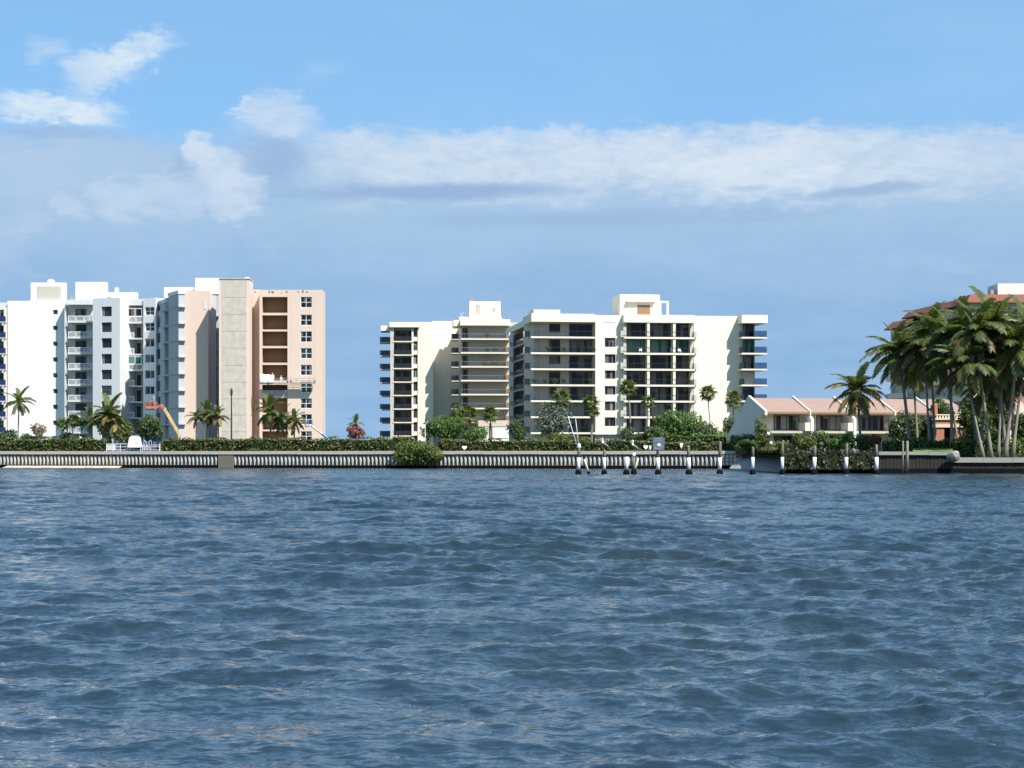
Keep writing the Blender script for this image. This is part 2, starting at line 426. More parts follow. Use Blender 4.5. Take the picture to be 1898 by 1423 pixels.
def slab_mesh(mb, mat):
    """balcony slab: painted edge and underside, tiled floor on top"""
    mb.mi = [1 if i % 6 == 1 else 0 for i in range(len(mb.f))]
    return mb.mesh('slab', [mat, 'floor'])


def put(name, me, parent=None, loc=(0, 0, 0), rotz=0.0):
    o = bpy.data.objects.new(name, me)
    COL.objects.link(o)
    o.parent = parent
    o.location = loc; o.rotation_euler = (0, 0, rotz)
    return o


def tag(o, label=None, cat=None, group=None, kind=None):
    if label: o['label'] = label
    if cat: o['category'] = cat
    if group: o['group'] = group
    if kind: o['kind'] = kind
    return o


def thing(name, label, cat, loc, group=None, rotz=0.0):
    o = bpy.data.objects.new(name, None); COL.objects.link(o)
    o.empty_display_size = 0.5
    o.location = loc; o.rotation_euler = (0, 0, rotz)
    return tag(o, label, cat, group)


# ------------------------------------------------------------------ facade frame
G0 = 1.85                                        # garden level


class Fac:
    """a vertical plane through two plan points; u runs along it, +d comes out of it towards the viewer"""
    def __init__(s, A, B, root):
        s.A = Vector(A); B = Vector(B); s.L = (B - s.A).length
        s.u = (B - s.A).normalized(); s.n = Vector((s.u.y, -s.u.x)); s.root = root
        s.ang = math.atan2(s.u.y, s.u.x)
        s.base = root.location.copy()
        s.Ym = (s.A.y + B.y) / 2

    def upx(s, px, d=0.0):
        t = Vector(((px - CX) / F, 1.0)); a = s.A + s.n * d
        k = a.dot(s.n) / t.dot(s.n)
        return (t * k - s.A).dot(s.u)

    def z(s, py, d=0.0): return Zp(py, s.Ym + s.n.y * d)

    def loc(s, u=0.0, d=0.0, z=0.0):
        p = s.A + s.u * u + s.n * d
        return (p.x - s.base.x, p.y - s.base.y, z - s.base.z)

    def put(s, name, me, u, d, z, parent=None):
        return put(name, me, parent or s.root, s.loc(u, d, z), s.ang)

    def mb(s, mb, name, mats, parent=None, smooth=False):
        """mesh given in (u, -d, z) coordinates of this facade"""
        me = mb.mesh(name, mats, smooth)
        return put(name, me, parent or s.root, s.loc(0, 0, 0), s.ang)

    def mass(s, name, px0, px1, ztop, d0, d1, mat, zbot=None, parent=None):
        """solid box from the front plane d0 back to d1"""
        mb = MB(); mb.box(s.upx(px0, d0), s.upx(px1, d0), -d0, -d1, G0 - 0.3 if zbot is None else zbot, ztop)
        return s.mb(mb, name, mat, parent)

    def holed(s, name, u0, u1, z0, z1, holes, d, depth, mat, parent=None):
        """front skin of a wall with rectangular openings and their reveals; side and top returns close it"""
        us = sorted({u0, u1} | {h[0] for h in holes} | {h[1] for h in holes})
        zs = sorted({z0, z1} | {h[2] for h in holes} | {h[3] for h in holes})
        def hole(a, b): return any(h[0] <= a <= h[1] and h[2] <= b <= h[3] for h in holes)
        mb = MB(); y = -d; yb = -d + depth
        for i in range(len(us) - 1):
            for j in range(len(zs) - 1):
                a0, a1, b0, b1 = us[i], us[i + 1], zs[j], zs[j + 1]
                if not hole((a0 + a1) / 2, (b0 + b1) / 2):
                    mb.quad((a0, y, b0), (a1, y, b0), (a1, y, b1), (a0, y, b1))
        for h in holes:
            a0, a1, b0, b1 = h
            mb.quad((a0, y, b0), (a0, yb, b0), (a0, yb, b1), (a0, y, b1))
            mb.quad((a1, y, b0), (a1, y, b1), (a1, yb, b1), (a1, yb, b0))
            mb.quad((a0, y, b0), (a1, y, b0), (a1, yb, b0), (a0, yb, b0))
            mb.quad((a0, y, b1), (a0, yb, b1), (a1, yb, b1), (a1, y, b1))
        mb.quad((u0, y, z0), (u0, y, z1), (u0, yb, z1), (u0, yb, z0))
        mb.quad((u1, y, z0), (u1, yb, z0), (u1, yb, z1), (u1, y, z1))
        mb.quad((u0, y, z1), (u1, y, z1), (u1, yb, z1), (u0, yb, z1))
        me = mb.mesh(name, mat)
        return put(name, me, parent or s.root, s.loc(0, 0, 0), s.ang)


_wc = {}
def window(fac, u0, u1, z0, z1, d, cols=2, rows=1, frame='frame', glass='glass', bar=0.07, name='window', parent=None):
    """a framed window standing in an opening; frame and each pane are pieces of their own"""
    w, h = round(u1 - u0, 2), round(z1 - z0, 2)
    key = (w, h, cols, rows, frame, glass, bar)
    if key not in _wc:
        mb = MB()
        y0, y1 = 0.0, 0.09
        mb.box(0, bar, y0, y1, 0, h); mb.box(w - bar, w, y0, y1, 0, h)
        mb.box(bar, w - bar, y0, y1, 0, bar); mb.box(bar, w - bar, y0, y1, h - bar, h)
        pw = (w - bar * (cols + 1)) / cols; ph = (h - bar * (rows + 1)) / rows
        for i in range(1, cols): mb.box(bar + i * (pw + bar) - bar, i * (pw + bar) + bar, y0 + 0.004, y1, bar, h - bar)
        for j in range(1, rows):
            for i in range(cols):
                mb.box(bar + i * (pw + bar), bar + i * (pw + bar) + pw, y0 + 0.008, y1, j * (ph + bar), j * (ph + bar) + bar)
        fr = mb.mesh('frame', frame)
        mb = MB(); mb.box(0, pw, 0, 0.02, 0, ph)
        _wc[key] = (fr, mb.mesh('pane', glass), pw, ph)
    fr, pn, pw, ph = _wc[key]
    o = fac.put(name, fr, u0, d, z0, parent)
    for i in range(cols):
        for j in range(rows):
            put('pane', pn, o, (bar + i * (pw + bar), 0.035, bar + j * (ph + bar)))
    return o


def railing_mesh(w, h=1.05, ret=0.0, step=0.14, mat='gframe'):
    mb = MB()
    mb.box(0, w, 0, 0.05, h - 0.05, h); mb.box(0, w, 0.01, 0.04, 0.08, 0.12)
    n = max(2, int(w / step))
    for i in range(n + 1):
        x = i * (w - 0.03) / n
        mb.box(x, x + 0.025, 0.012, 0.036, 0.121, h - 0.051)
    return mb.mesh('railing', mat)


def panel_rail(fac, parent, u0, u1, z, d, n, mat='frame', h=1.05, gap=0.12):
    """n framed railing panels, each a piece"""
    w = (u1 - u0 - gap * (n + 1)) / n
    mb = MB()
    mb.box(0, w, 0, 0.05, 0.93, h); mb.box(0, w, 0, 0.05, 0.02, 0.10)
    mb.box(0, 0.09, 0.002, 0.048, 0.101, 0.929); mb.box(w - 0.09, w, 0.002, 0.048, 0.101, 0.929)
    k = int(w / 0.13)
    for i in range(1, k): mb.box(i * w / k - 0.02, i * w / k + 0.02, 0.01, 0.04, 0.101, 0.929)
    me = mb.mesh('railing_panel', mat)
    for i in range(n):
        put('railing_panel', me, parent, (gap + i * (w + gap), 0.03, z))


# ------------------------------------------------------------------ water
def make_water():
    rows = []
    y = 5.5
    while y < 262:
        rows.append(y); y += max(0.030, 0.0033 * y)
    rows = np.array(rows)
    NC = 820
    s = np.linspace(-1, 1, NC)
    half = (rows + 25) * 0.30
    Xg = half[:, None] * s[None, :]
    Yg = np.repeat(rows[:, None], NC, 1)
    dx = (half * 2 / NC)[:, None] * np.ones_like(Xg)
    dy = np.gradient(rows)[:, None] * np.ones_like(Xg)
    x = Xg.ravel(); y = Yg.ravel(); dxf = dx.ravel(); dyf = dy.ravel()
    rs = np.random.RandomState(5)
    #        count, wavelengths, mean square slope, spread of directions
    bands = ((40, 1.0, 2.4, 0.0170, 0.50), (70, 0.32, 1.0, 0.0210, 0.80), (90, 0.085, 0.32, 0.0210, 0.90))
    lam, th, slp = [], [], []
    for (n_, l0, l1, mss, spr) in bands:
        lam.append(np.exp(rs.uniform(np.log(l0), np.log(l1), n_)))
        th.append(R_(-101) + rs.normal(0, spr, n_))
        w_ = rs.uniform(0.5, 1.5, n_)
        slp.append(w_ * math.sqrt(2 * mss / (w_ ** 2).sum()))
    lam, th, slp = np.concatenate(lam), np.concatenate(th), np.concatenate(slp)
    N = len(lam)
    k = 2 * np.pi / lam
    kx, ky = k * np.cos(th), k * np.sin(th)
    ph = rs.uniform(0, 2 * np.pi, N)
    amp = slp / k
    # gusts: patches of rougher and calmer water
    gust = np.ones_like(x)
    for i in range(7):
        l2 = rs.uniform(5, 28); a2 = rs.uniform(0, 6.28)
        gust += 0.13 * np.sin(2 * np.pi / l2 * (x * math.cos(a2) + y * math.sin(a2) * 0.6) + rs.uniform(0, 6.28))
    gust = np.clip(gust, 0.5, 1.5)
    z = np.zeros_like(x); ox = np.zeros_like(x); oy = np.zeros_like(x); lost = np.zeros_like(x)
    for i in range(N):
        cx_, cy_ = abs(math.cos(th[i])), abs(math.sin(th[i]))
        sp = np.maximum(dxf * cx_, dyf * cy_)
        w = np.clip((lam[i] / sp - 2.0) / 1.8, 0, 1); w = w * w * (3 - 2 * w)
        p = kx[i] * x + ky[i] * y + ph[i]
        aw = amp[i] * w * gust
        z += aw * np.cos(p)
        q = 0.75 * aw
        ox -= q * math.cos(th[i]) * np.sin(p); oy -= q * math.sin(th[i]) * np.sin(p)
        lost += (slp[i] ** 2) * 0.5 * (1 - w * w)
    lean = 0.40 * z                                       # the wind pushes the crests over towards the viewer
    co = np.stack([x + ox + lean * math.cos(R_(-101)), y + oy + lean * math.sin(R_(-101)), z], 1)
    nr, nc = len(rows), NC
    idx = np.arange(nr * nc).reshape(nr, nc)
    quads = np.stack([idx[:-1, :-1], idx[:-1, 1:], idx[1:, 1:], idx[1:, :-1]], -1).reshape(-1, 4)
    # a calm sheet carries the water on to the horizon on every side
    b = len(co)
    big = 9000.0
    extra = np.array([(-big, -big, -0.32), (big, -big, -0.32), (big, big, -0.32), (-big, big, -0.32)])
    co = np.concatenate([co, extra]); quads = np.concatenate([quads, np.array([[b, b + 1, b + 2, b + 3]])])
    lostv = np.concatenate([np.sqrt(lost), np.full(4, 0.22)])
    me = bpy.data.meshes.new('water')
    me.vertices.add(len(co)); me.vertices.foreach_set('co', co.astype(np.float32).ravel())
    me.loops.add(quads.size); me.loops.foreach_set('vertex_index', quads.astype(np.int32).ravel())
    me.polygons.add(len(quads)); me.polygons.foreach_set('loop_start', np.arange(0, quads.size, 4, dtype=np.int32))
    me.polygons.foreach_set('use_smooth', np.ones(len(quads), bool))
    at = me.attributes.new('rough_slope', 'FLOAT', 'POINT'); at.data.foreach_set('value', lostv.astype(np.float32))
    me.update()
    m, t, bs = new_mat('lagoon_water')
    g = t.node('ShaderNodeNewGeometry')
    a = t.node('ShaderNodeAttribute'); a.attribute_name = 'rough_slope'
    p = g.outputs['Position']
    r1 = t.noise(t.vm('MULTIPLY', p, (0.75, 1.5, 1.0)), 3.6, 3, 0.6, 0.4, out='Color')
    r2 = t.noise(t.vm('MULTIPLY', p, (0.65, 1.6, 1.0)), 9.0, 3, 0.6, 0.3, out='Color')
    v1 = t.vm('SUBTRACT', r1, (0.5, 0.5, 0.5)); v2 = t.vm('SUBTRACT', r2, (0.5, 0.5, 0.5))
    v1 = t.vm('SCALE', v1, scale=t.m('MULTIPLY_ADD', a.outputs['Fac'], 5.0, 0.12))
    v2 = t.vm('SCALE', v2, scale=1.15)
    r3 = t.noise(t.vm('MULTIPLY', p, (0.6, 1.5, 1.0)), 24.0, 2, 0.5, 0.2, out='Color')
    v2 = t.vm('ADD', v2, t.vm('SCALE', t.vm('SUBTRACT', r3, (0.5, 0.5, 0.5)), scale=0.7))
    vv = t.vm('MULTIPLY', t.vm('ADD', v1, v2), (0.8, 1.0, 0.0))
    nn = t.vm('NORMALIZE', t.vm('ADD', g.outputs['Normal'], vv))
    t.l.new(nn, bs.inputs['Normal'])
    depth = t.noise(p, 0.05, 3, 0.5)
    t.l.new(t.mix(depth, (0.009, 0.028, 0.053), (0.021, 0.031, 0.030)), bs.inputs['Base Color'])
    t.l.new(t.m('MULTIPLY_ADD', a.outputs['Fac'], 0.5, 0.045, clamp=True), bs.inputs['Roughness'])
    bs.inputs['IOR'].default_value = 1.333
    bs.inputs['Specular IOR Level'].default_value = 0.5
    me.materials.append(m)
    o = put('water', me)
    tag(o, kind='structure')
make_water()


# ------------------------------------------------------------------ land
WA, WB = W(-90, 236), W(1366, 212)                 # long seawall, on its water side
def wall_pt(px, back=0.0):
    A, B = Vector(WA), Vector(WB); u = (B - A).normalized(); n = Vector((u.y, -u.x))
    t = Vector(((px - CX) / F, 1.0)); k = A.dot(n) / t.dot(n)
    p = t * k - n * back
    return p
def land():
    a = wall_pt(-90, 0.25); b = wall_pt(1366, 0.25)
    c = Vector(W(1400, 186)); d = Vector(W(1452, 163)); e = Vector(W(1766, 163))
    mb = MB()
    poly = [(-6000, a.y + 40), (a.x, a.y), (b.x, b.y), (c.x, c.y), (d.x, d.y), (e.x, e.y), (e.x + 12, 260), (e.x + 12, 7000), (-6000, 7000)]
    mb.quad(*[(p[0], p[1], G0 - 0.12) for p in poly])
    tag(mb.build('lawn_ground', ['grass']), kind='structure')
    mb = MB()
    poly = [(e.x, e.y + 0.2), (6000, e.y + 0.2), (6000, 7000), (e.x + 12, 7000), (e.x + 12, 260)]
    mb.quad(*[(p[0], p[1], 1.36) for p in poly])
    tag(mb.build('low_ground', ['grass']), kind='structure')
    mb = MB()
    p0 = wall_pt(14, -2.6); p1 = wall_pt(226, -1.6); q1 = wall_pt(226, 0.1); q0 = wall_pt(14, 0.1)
    n = 24
    for i in range(n):
        f0, f1 = i / n, (i + 1) / n
        r0, r1 = 0.4 * math.sin(i * 1.7), 0.4 * math.sin((i + 1) * 1.7)
        A0, A1 = p0.lerp(p1, f0), p0.lerp(p1, f1); B0, B1 = q0.lerp(q1, f0), q0.lerp(q1, f1)
        mb.quad((A0.x, A0.y + r0, -0.25), (A1.x, A1.y + r1, -0.25), (B1.x, B1.y, 0.26), (B0.x, B0.y, 0.26))
    tag(mb.build('sand_strip', ['sand']), kind='structure')
land()
mb = MB()
_p = [W(1692, 162.0), W(1766, 162.0), W(1766, 167.6), W(1692, 167.6)]
mb.quad((*_p[0], 1.84), (*_p[1], 1.84), (*_p[2], 2.16), (*_p[3], 2.16))
tag(mb.build('lawn_bank', ['lawn2']), kind='structure')


def seawall():
    A = wall_pt(-90); B = wall_pt(1366)
    root = thing('seawall', 'long concrete seawall with pale rounded piles under a tan cap', 'seawall', (A.x, A.y, 0))
    f = Fac(A, B, root)
    L = f.L
    mb = MB(); mb.box(0, L, 0.12, 0.5, -1.5, 1.62); f.mb(mb, 'wall', 'seawall')
    mb = MB(); mb.box(0, L, 0.05, 0.12, -1.5, 0.36); f.mb(mb, 'growth_band', 'growth')
    n = 30; w = L / n
    mb = MB(); mb.box(0.012, w - 0.012, -0.16, 0.62, 1.62, 1.99)
    cap = mb.mesh('cap_block', 'seacap')
    for i in range(n):
        o = f.put('cap_block', cap, i * w, 0, 0); o.rotation_euler.x = 0.0
        o.location.z += rng.uniform(-0.012, 0.012)
    # rounded pile, tapering down to the waterline
    prof = [(0.30, 0.05), (0.55, 0.085), (0.85, 0.135), (1.10, 0.165), (1.28, 0.165), (1.39, 0.140), (1.45, 0.09)]
    mb = MB(); sides = 8; b0 = 0
    for (z, r) in prof:
        for k in range(sides + 1):
            a = math.pi * k / sides
            mb.v.append((math.cos(a) * r, 0.119 - math.sin(a) * r * 0.95, z))
    for i in range(len(prof) - 1):
        for k in range(sides):
            mb.f.append((i * (sides + 1) + k, i * (sides + 1) + k + 1, (i + 1) * (sides + 1) + k + 1, (i + 1) * (sides + 1) + k)); mb.mi.append(0)
    mb.f.append(tuple((len(prof) - 1) * (sides + 1) + k for k in range(sides + 1))); mb.mi.append(0)
    pile = mb.mesh('pile', 'pile', True)
    u = 0.3
    while u < L - 0.3:
        pxu = None
        p = f.A + f.u * u; px = CX + F * p.x / p.y
        if not (404 < px < 434) and not (1330 < px < 1366):
            o = f.put('pile', pile, u + rng.uniform(-.02, .02), 0, 0)
            o.scale = (rng.uniform(.9, 1.08), 1, rng.uniform(.96, 1.03))
        u += 0.482
    mb = MB(); u0, u1 = f.upx(405), f.upx(433)
    mb.box(u0, u1, -0.10, 0.119, -0.6, 1.619); f.mb(mb, 'buttress', 'wood')
    mb = MB(); u0, u1 = f.upx(1330), f.upx(1366)
    for i in range(5):
        for j in range(3):
            a = u0 + (u1 - u0) * i / 5
            mb.box(a + .03, a + .36, -0.06 - .03 * ((i + j) % 2), 0.118, 0.42 + j * .4, 0.76 + j * .4)
    f.mb(mb, 'stone_facing', 'pinkw')
seawall()


def right_bulkhead():
    # grey sloping slab, dark rooty bank, then two runs of dark bulkhead
    root = thing('concrete_ramp', 'pale sloping concrete slab where the long seawall ends', 'ramp', (*W(1400, 190), 0))
    a, b, c, d = W(1352, 200), W(1452, 172), W(1456, 180), W(1366, 212)
    mb = MB(); z0, z1 = 0.15, 1.25
    base = root.location
    pts = [(p[0] - base.x, p[1] - base.y) for p in (a, b, c, d)]
    mb.quad((*pts[0], z0), (*pts[1], z0), (*pts[2], z1), (*pts[3], z1))
    mb.quad((*pts[0], -1), (*pts[1], -1), (*pts[1], z0), (*pts[0], z0))
    mb.quad((*pts[1], -1), (*pts[2], -1), (*pts[2], z1), (*pts[1], z0))
    mb.build('slab', 'bulkcap', root)
    mb = MB(); q0, q1 = W(1366, 211.5), W(1452, 180)
    mb.quad((q0[0] - base.x, q0[1] - base.y, 0.6), (q1[0] - base.x, q1[1] - base.y, 0.6), (q1[0] - base.x, q1[1] - base.y + .5, G0), (q0[0] - base.x, q0[1] - base.y + .5, G0))
    mb.build('bank', 'soil', root)
    for (p0, p1, Y, top, capt, label, nb) in ((1452, 1628, 161.5, 848, .10, 'dark planked bulkhead under the overgrown bank behind the pilings', 26),
                                            (1628, 1766, 161.0, 837, .28, 'dark bulkhead with a raised grey cap below the two palm rocks', 20),
                                            (1766, 2150, 161.0, 847.5, .42, 'dark bulkhead with a wide grey cap below the leaning palm clump', 46)):
        x0, x1 = W(p0, Y)[0], W(p1, Y)[0]
        root = thing('bulkhead', label, 'bulkhead', (x0, Y, 0), 'bulkheads along the right shore')
        L = x1 - x0; zt = Zp(top, Y)
        mb = MB(); mb.box(0, L, 0.10, 0.5, -1.5, zt - capt); mb.build('backing', 'bulk', root)
        w = L / nb
        mb = MB(); mb.box(0.015, w - 0.015, 0.0, 0.099, -1.2, zt - capt)
        pl = mb.mesh('plank', 'bulk')
        for i in range(nb):
            o = put('plank', pl, root, (i * w, rng.uniform(-.02, .02), 0))
        nc = max(3, int(L / 2.4)); w = L / nc
        mb = MB(); mb.box(0.01, w - 0.01, -0.18, 0.6, zt - capt, zt)
        cp = mb.mesh('cap_block', 'bulkcap')
        for i in range(nc): put('cap_block', cp, root, (i * w, 0, rng.uniform(-.015, .015)))
        mb = MB(); mb.box(0, L, -0.06, -0.025, -1.0, 0.42); mb.build('growth_band', 'growth', root)
right_bulkhead()


# ------------------------------------------------------------------ buildings
def fac_rows(y0, pitch, n): return [y0 + pitch * i for i in range(n)]


def white_building():
    root = thing('apartment_building', 'white apartment block with stacked balconies and two white rooftop boxes', 'building', (*W(170, 370), G0))
    top = Zp(556, 365)
    rows = range(9)
    # rear core
    f = Fac(W(-140, 367.7), W(300, 367.7), root)
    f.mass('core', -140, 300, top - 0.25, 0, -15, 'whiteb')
    # blank wall with little square windows
    f = Fac(W(14, 366.8), W(123.5, 366.8), root)
    holes = []
    for i in rows:
        a = (f.upx(98), f.upx(107), f.z(582.5 + 29.3 * i), f.z(574 + 29.3 * i)); holes.append(a)
        window(f, a[0], a[1], a[2], a[3], -0.18, 1, 1, 'gframe', 'glassw')
    f.holed('wall', 0, f.L, G0 - .3, top, holes, 0, 0.9, 'white')
    # receding flats at the picture's edge
    f = Fac(W(-140, 370 - 3.3), W(13.4, 366.4), root)
    for i in rows:
        zs = f.z(596.5 + 29.3 * i)
        mb = MB(); w = f.L; mb.box(0, w, -1.1, 0, -0.22, 0)
        b = f.put('balcony', slab_mesh(mb, 'greyblue'), 0, 0, zs)
        mb = MB(); mb.box(0, w, -1.08, -1.03, 0.0, 1.0); put('railing', mb.mesh('railing', 'navy'), b)
        for p in (-40, -8): window(f, f.upx(p), f.upx(p + 17), zs + .1, zs + 2.3, 0.09, 2, 1, 'dframe', 'glassw')
        mb = MB(); mb.box(f.upx(9.5), f.upx(12.5), -0.9, 0, -0.01, 2.7); f.put('pier', mb.mesh('pier', 'wood' if 0 else 'towncream'), 0, 0, zs)
    # balcony bay
    f = Fac(W(123, 366.2), W(172, 366.2), root)
    d = 2.3
    u0, u1 = f.upx(125, d), f.upx(171.5, d)
    zt = f.z(566)
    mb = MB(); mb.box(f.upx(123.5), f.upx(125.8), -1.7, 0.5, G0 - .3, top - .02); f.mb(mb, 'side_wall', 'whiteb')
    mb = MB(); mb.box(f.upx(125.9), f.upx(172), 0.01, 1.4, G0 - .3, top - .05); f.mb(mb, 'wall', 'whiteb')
    mb = MB(); mb.box(u0, u1, -d, -0.05, zt, top); f.mb(mb, 'fascia', 'whiteb')
    mb = MB(); mb.box(0, u1 - u0, 0, d, -0.24, 0)
    slab = slab_mesh(mb, 'whiteb')
    for i in rows:
        zs = f.z(596 + 29.3 * i, 1.2)
        b = f.put('balcony', slab, u0, d, zs)
        panel_rail(f, b, 0, u1 - u0, 0.0, d, 3)
        window(f, f.upx(140), f.upx(160), zs + 0.5, zs + 2.45, 0.09, 2, 1, 'dframe', 'glassw')
        mb = MB(); mb.box(f.upx(123.4), f.upx(126.5), -0.25, 0, 0, 2.7)
    # lit column with square windows
    f = Fac(W(172, 360.8), W(222, 359.2), root)
    holes = []
    for i in rows:
        a = (f.upx(188), f.upx(207), f.z(586 + 29.25 * i), f.z(568 + 29.25 * i)); holes.append(a)
        window(f, *a, -0.25, 1, 1, 'dframe', 'glassw')
    f.holed('wall', 0, f.L, G0 - .3, top, holes, 0, 6.5, 'whiteb')
    # shaded recess with balconies
    f = Fac(W(221, 365.8), W(266, 365.2), root)
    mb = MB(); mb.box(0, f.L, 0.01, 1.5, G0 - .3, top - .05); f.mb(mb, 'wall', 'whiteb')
    d = 3.0
    u0, u1 = f.upx(223.5, d), f.upx(266, d)
    mb = MB(); mb.box(u0, u1, -d, -0.05, f.z(568), top - .02); f.mb(mb, 'fascia', 'whiteb')
    mb = MB(); mb.box(0, u1 - u0, 0, d - .02, -0.24, 0); slab = slab_mesh(mb, 'whiteb')
    for i in rows:
        zs = f.z(598 + 29.3 * i, 1.5)
        b = f.put('balcony', slab, u0, d, zs)
        if i in (0, 3):
            window(f, u0 + .1, u1 - .3, zs + 1.05, zs + 2.6, d - .05, 3, 1, 'frame', 'glasst' if i == 3 else 'glass', 0.12)
            panel_rail(f, b, 0, u1 - u0, 0.0, d, 3)
        else:
            panel_rail(f, b, 0, (u1 - u0) * .62, 0.0, d, 2)
        window(f, f.upx(224), f.upx(243), zs + .3, zs + 2.45, 0.09, 2, 1, 'dframe', 'glassw' if i % 2 else 'glass')
        mb = MB(); mb.box(0, .75, -0.08, 0, 0, 2.15); f.put('door', mb.mesh('door', 'dframe'), f.upx(254), 0, zs)
    # narrow column beside it
    f = Fac(W(265.5, 361.8), W(289, 360.4), root)
    holes = []
    for i in rows:
        a = (f.upx(268.5), f.upx(286), f.z(584 + 29.4 * i), f.z(568.5 + 29.4 * i)); holes.append(a)
        window(f, *a, -0.25, 2, 2 if i in (0, 1) else 1, 'frame', 'glass', 0.10)
    f.holed('wall', 0, f.L, G0 - .3, top + .05, holes, 0, 5.0, 'white')
    f = Fac(W(289, 363.5), W(300, 362.5), root)
    f.mass('wall', 289, 300, Zp(561, 363), 0, -3, 'whiteb')
    for i in rows:
        zs = f.z(600 + 29.4 * i); mb = MB(); mb.box(0, f.L, -.8, 0, -.25, 0); f.mb2 = None
        f.put('ledge', mb.mesh('ledge', 'greyblue'), 0, 0, zs)
    # roof boxes
    f = Fac(W(57, 367), W(300, 367), root)
    f.mass('penthouse', 57, 120, Zp(523, 367), -.4, -2.2, 'white', top - .25)
    o = f.mass('panel', 69, 113, Zp(530, 367), -.32, -.399, 'cream2', top - .2)
    mb = MB(); c = f.upx(91); mb.tube([(c, 1.4, Zp(523, 367)), (c, 1.4, Zp(519, 367)), (c, 1.4, Zp(516.5, 367))], [.75, .7, .3], 10); f.mb(mb, 'roof_vent', 'white', smooth=False)
    f.mass('penthouse', 140, 196.5, Zp(522, 367), -.4, -2.2, 'white', top - .25)
    f.mass('penthouse', 196.7, 253, Zp(541, 367), -.5, -2.2, 'white', top - .25)
    mb = MB(); mb.box(f.upx(198), f.upx(205), -.02, .1, Zp(555.5, 367), Zp(550, 367)); f.mb(mb, 'roof_vent', 'gframe')
    mb = MB(); c = f.upx(241); mb.tube([(c, 2, Zp(541, 367)), (c, 2, Zp(528, 367))], .05, 5); f.mb(mb, 'aerial', 'gframe')
    mb = MB(); c = f.upx(212); mb.box(c - .35, c + .35, 2, 2.7, Zp(541, 367), Zp(530.5, 367)); f.mb(mb, 'roof_vent', 'cream2')
    mb = MB(); c = f.upx(160); mb.tube([(c - .2, -0.2, Zp(555, 367)), (c + .7, -.2, Zp(542, 367))], .1, 5); f.mb(mb, 'pipe', 'whiteb')
    mb = MB(); mb.box(f.upx(128), f.upx(139), .6, 1.6, top - .24, Zp(549.5, 367)); f.mb(mb, 'roof_vent', 'gframe')
white_building()


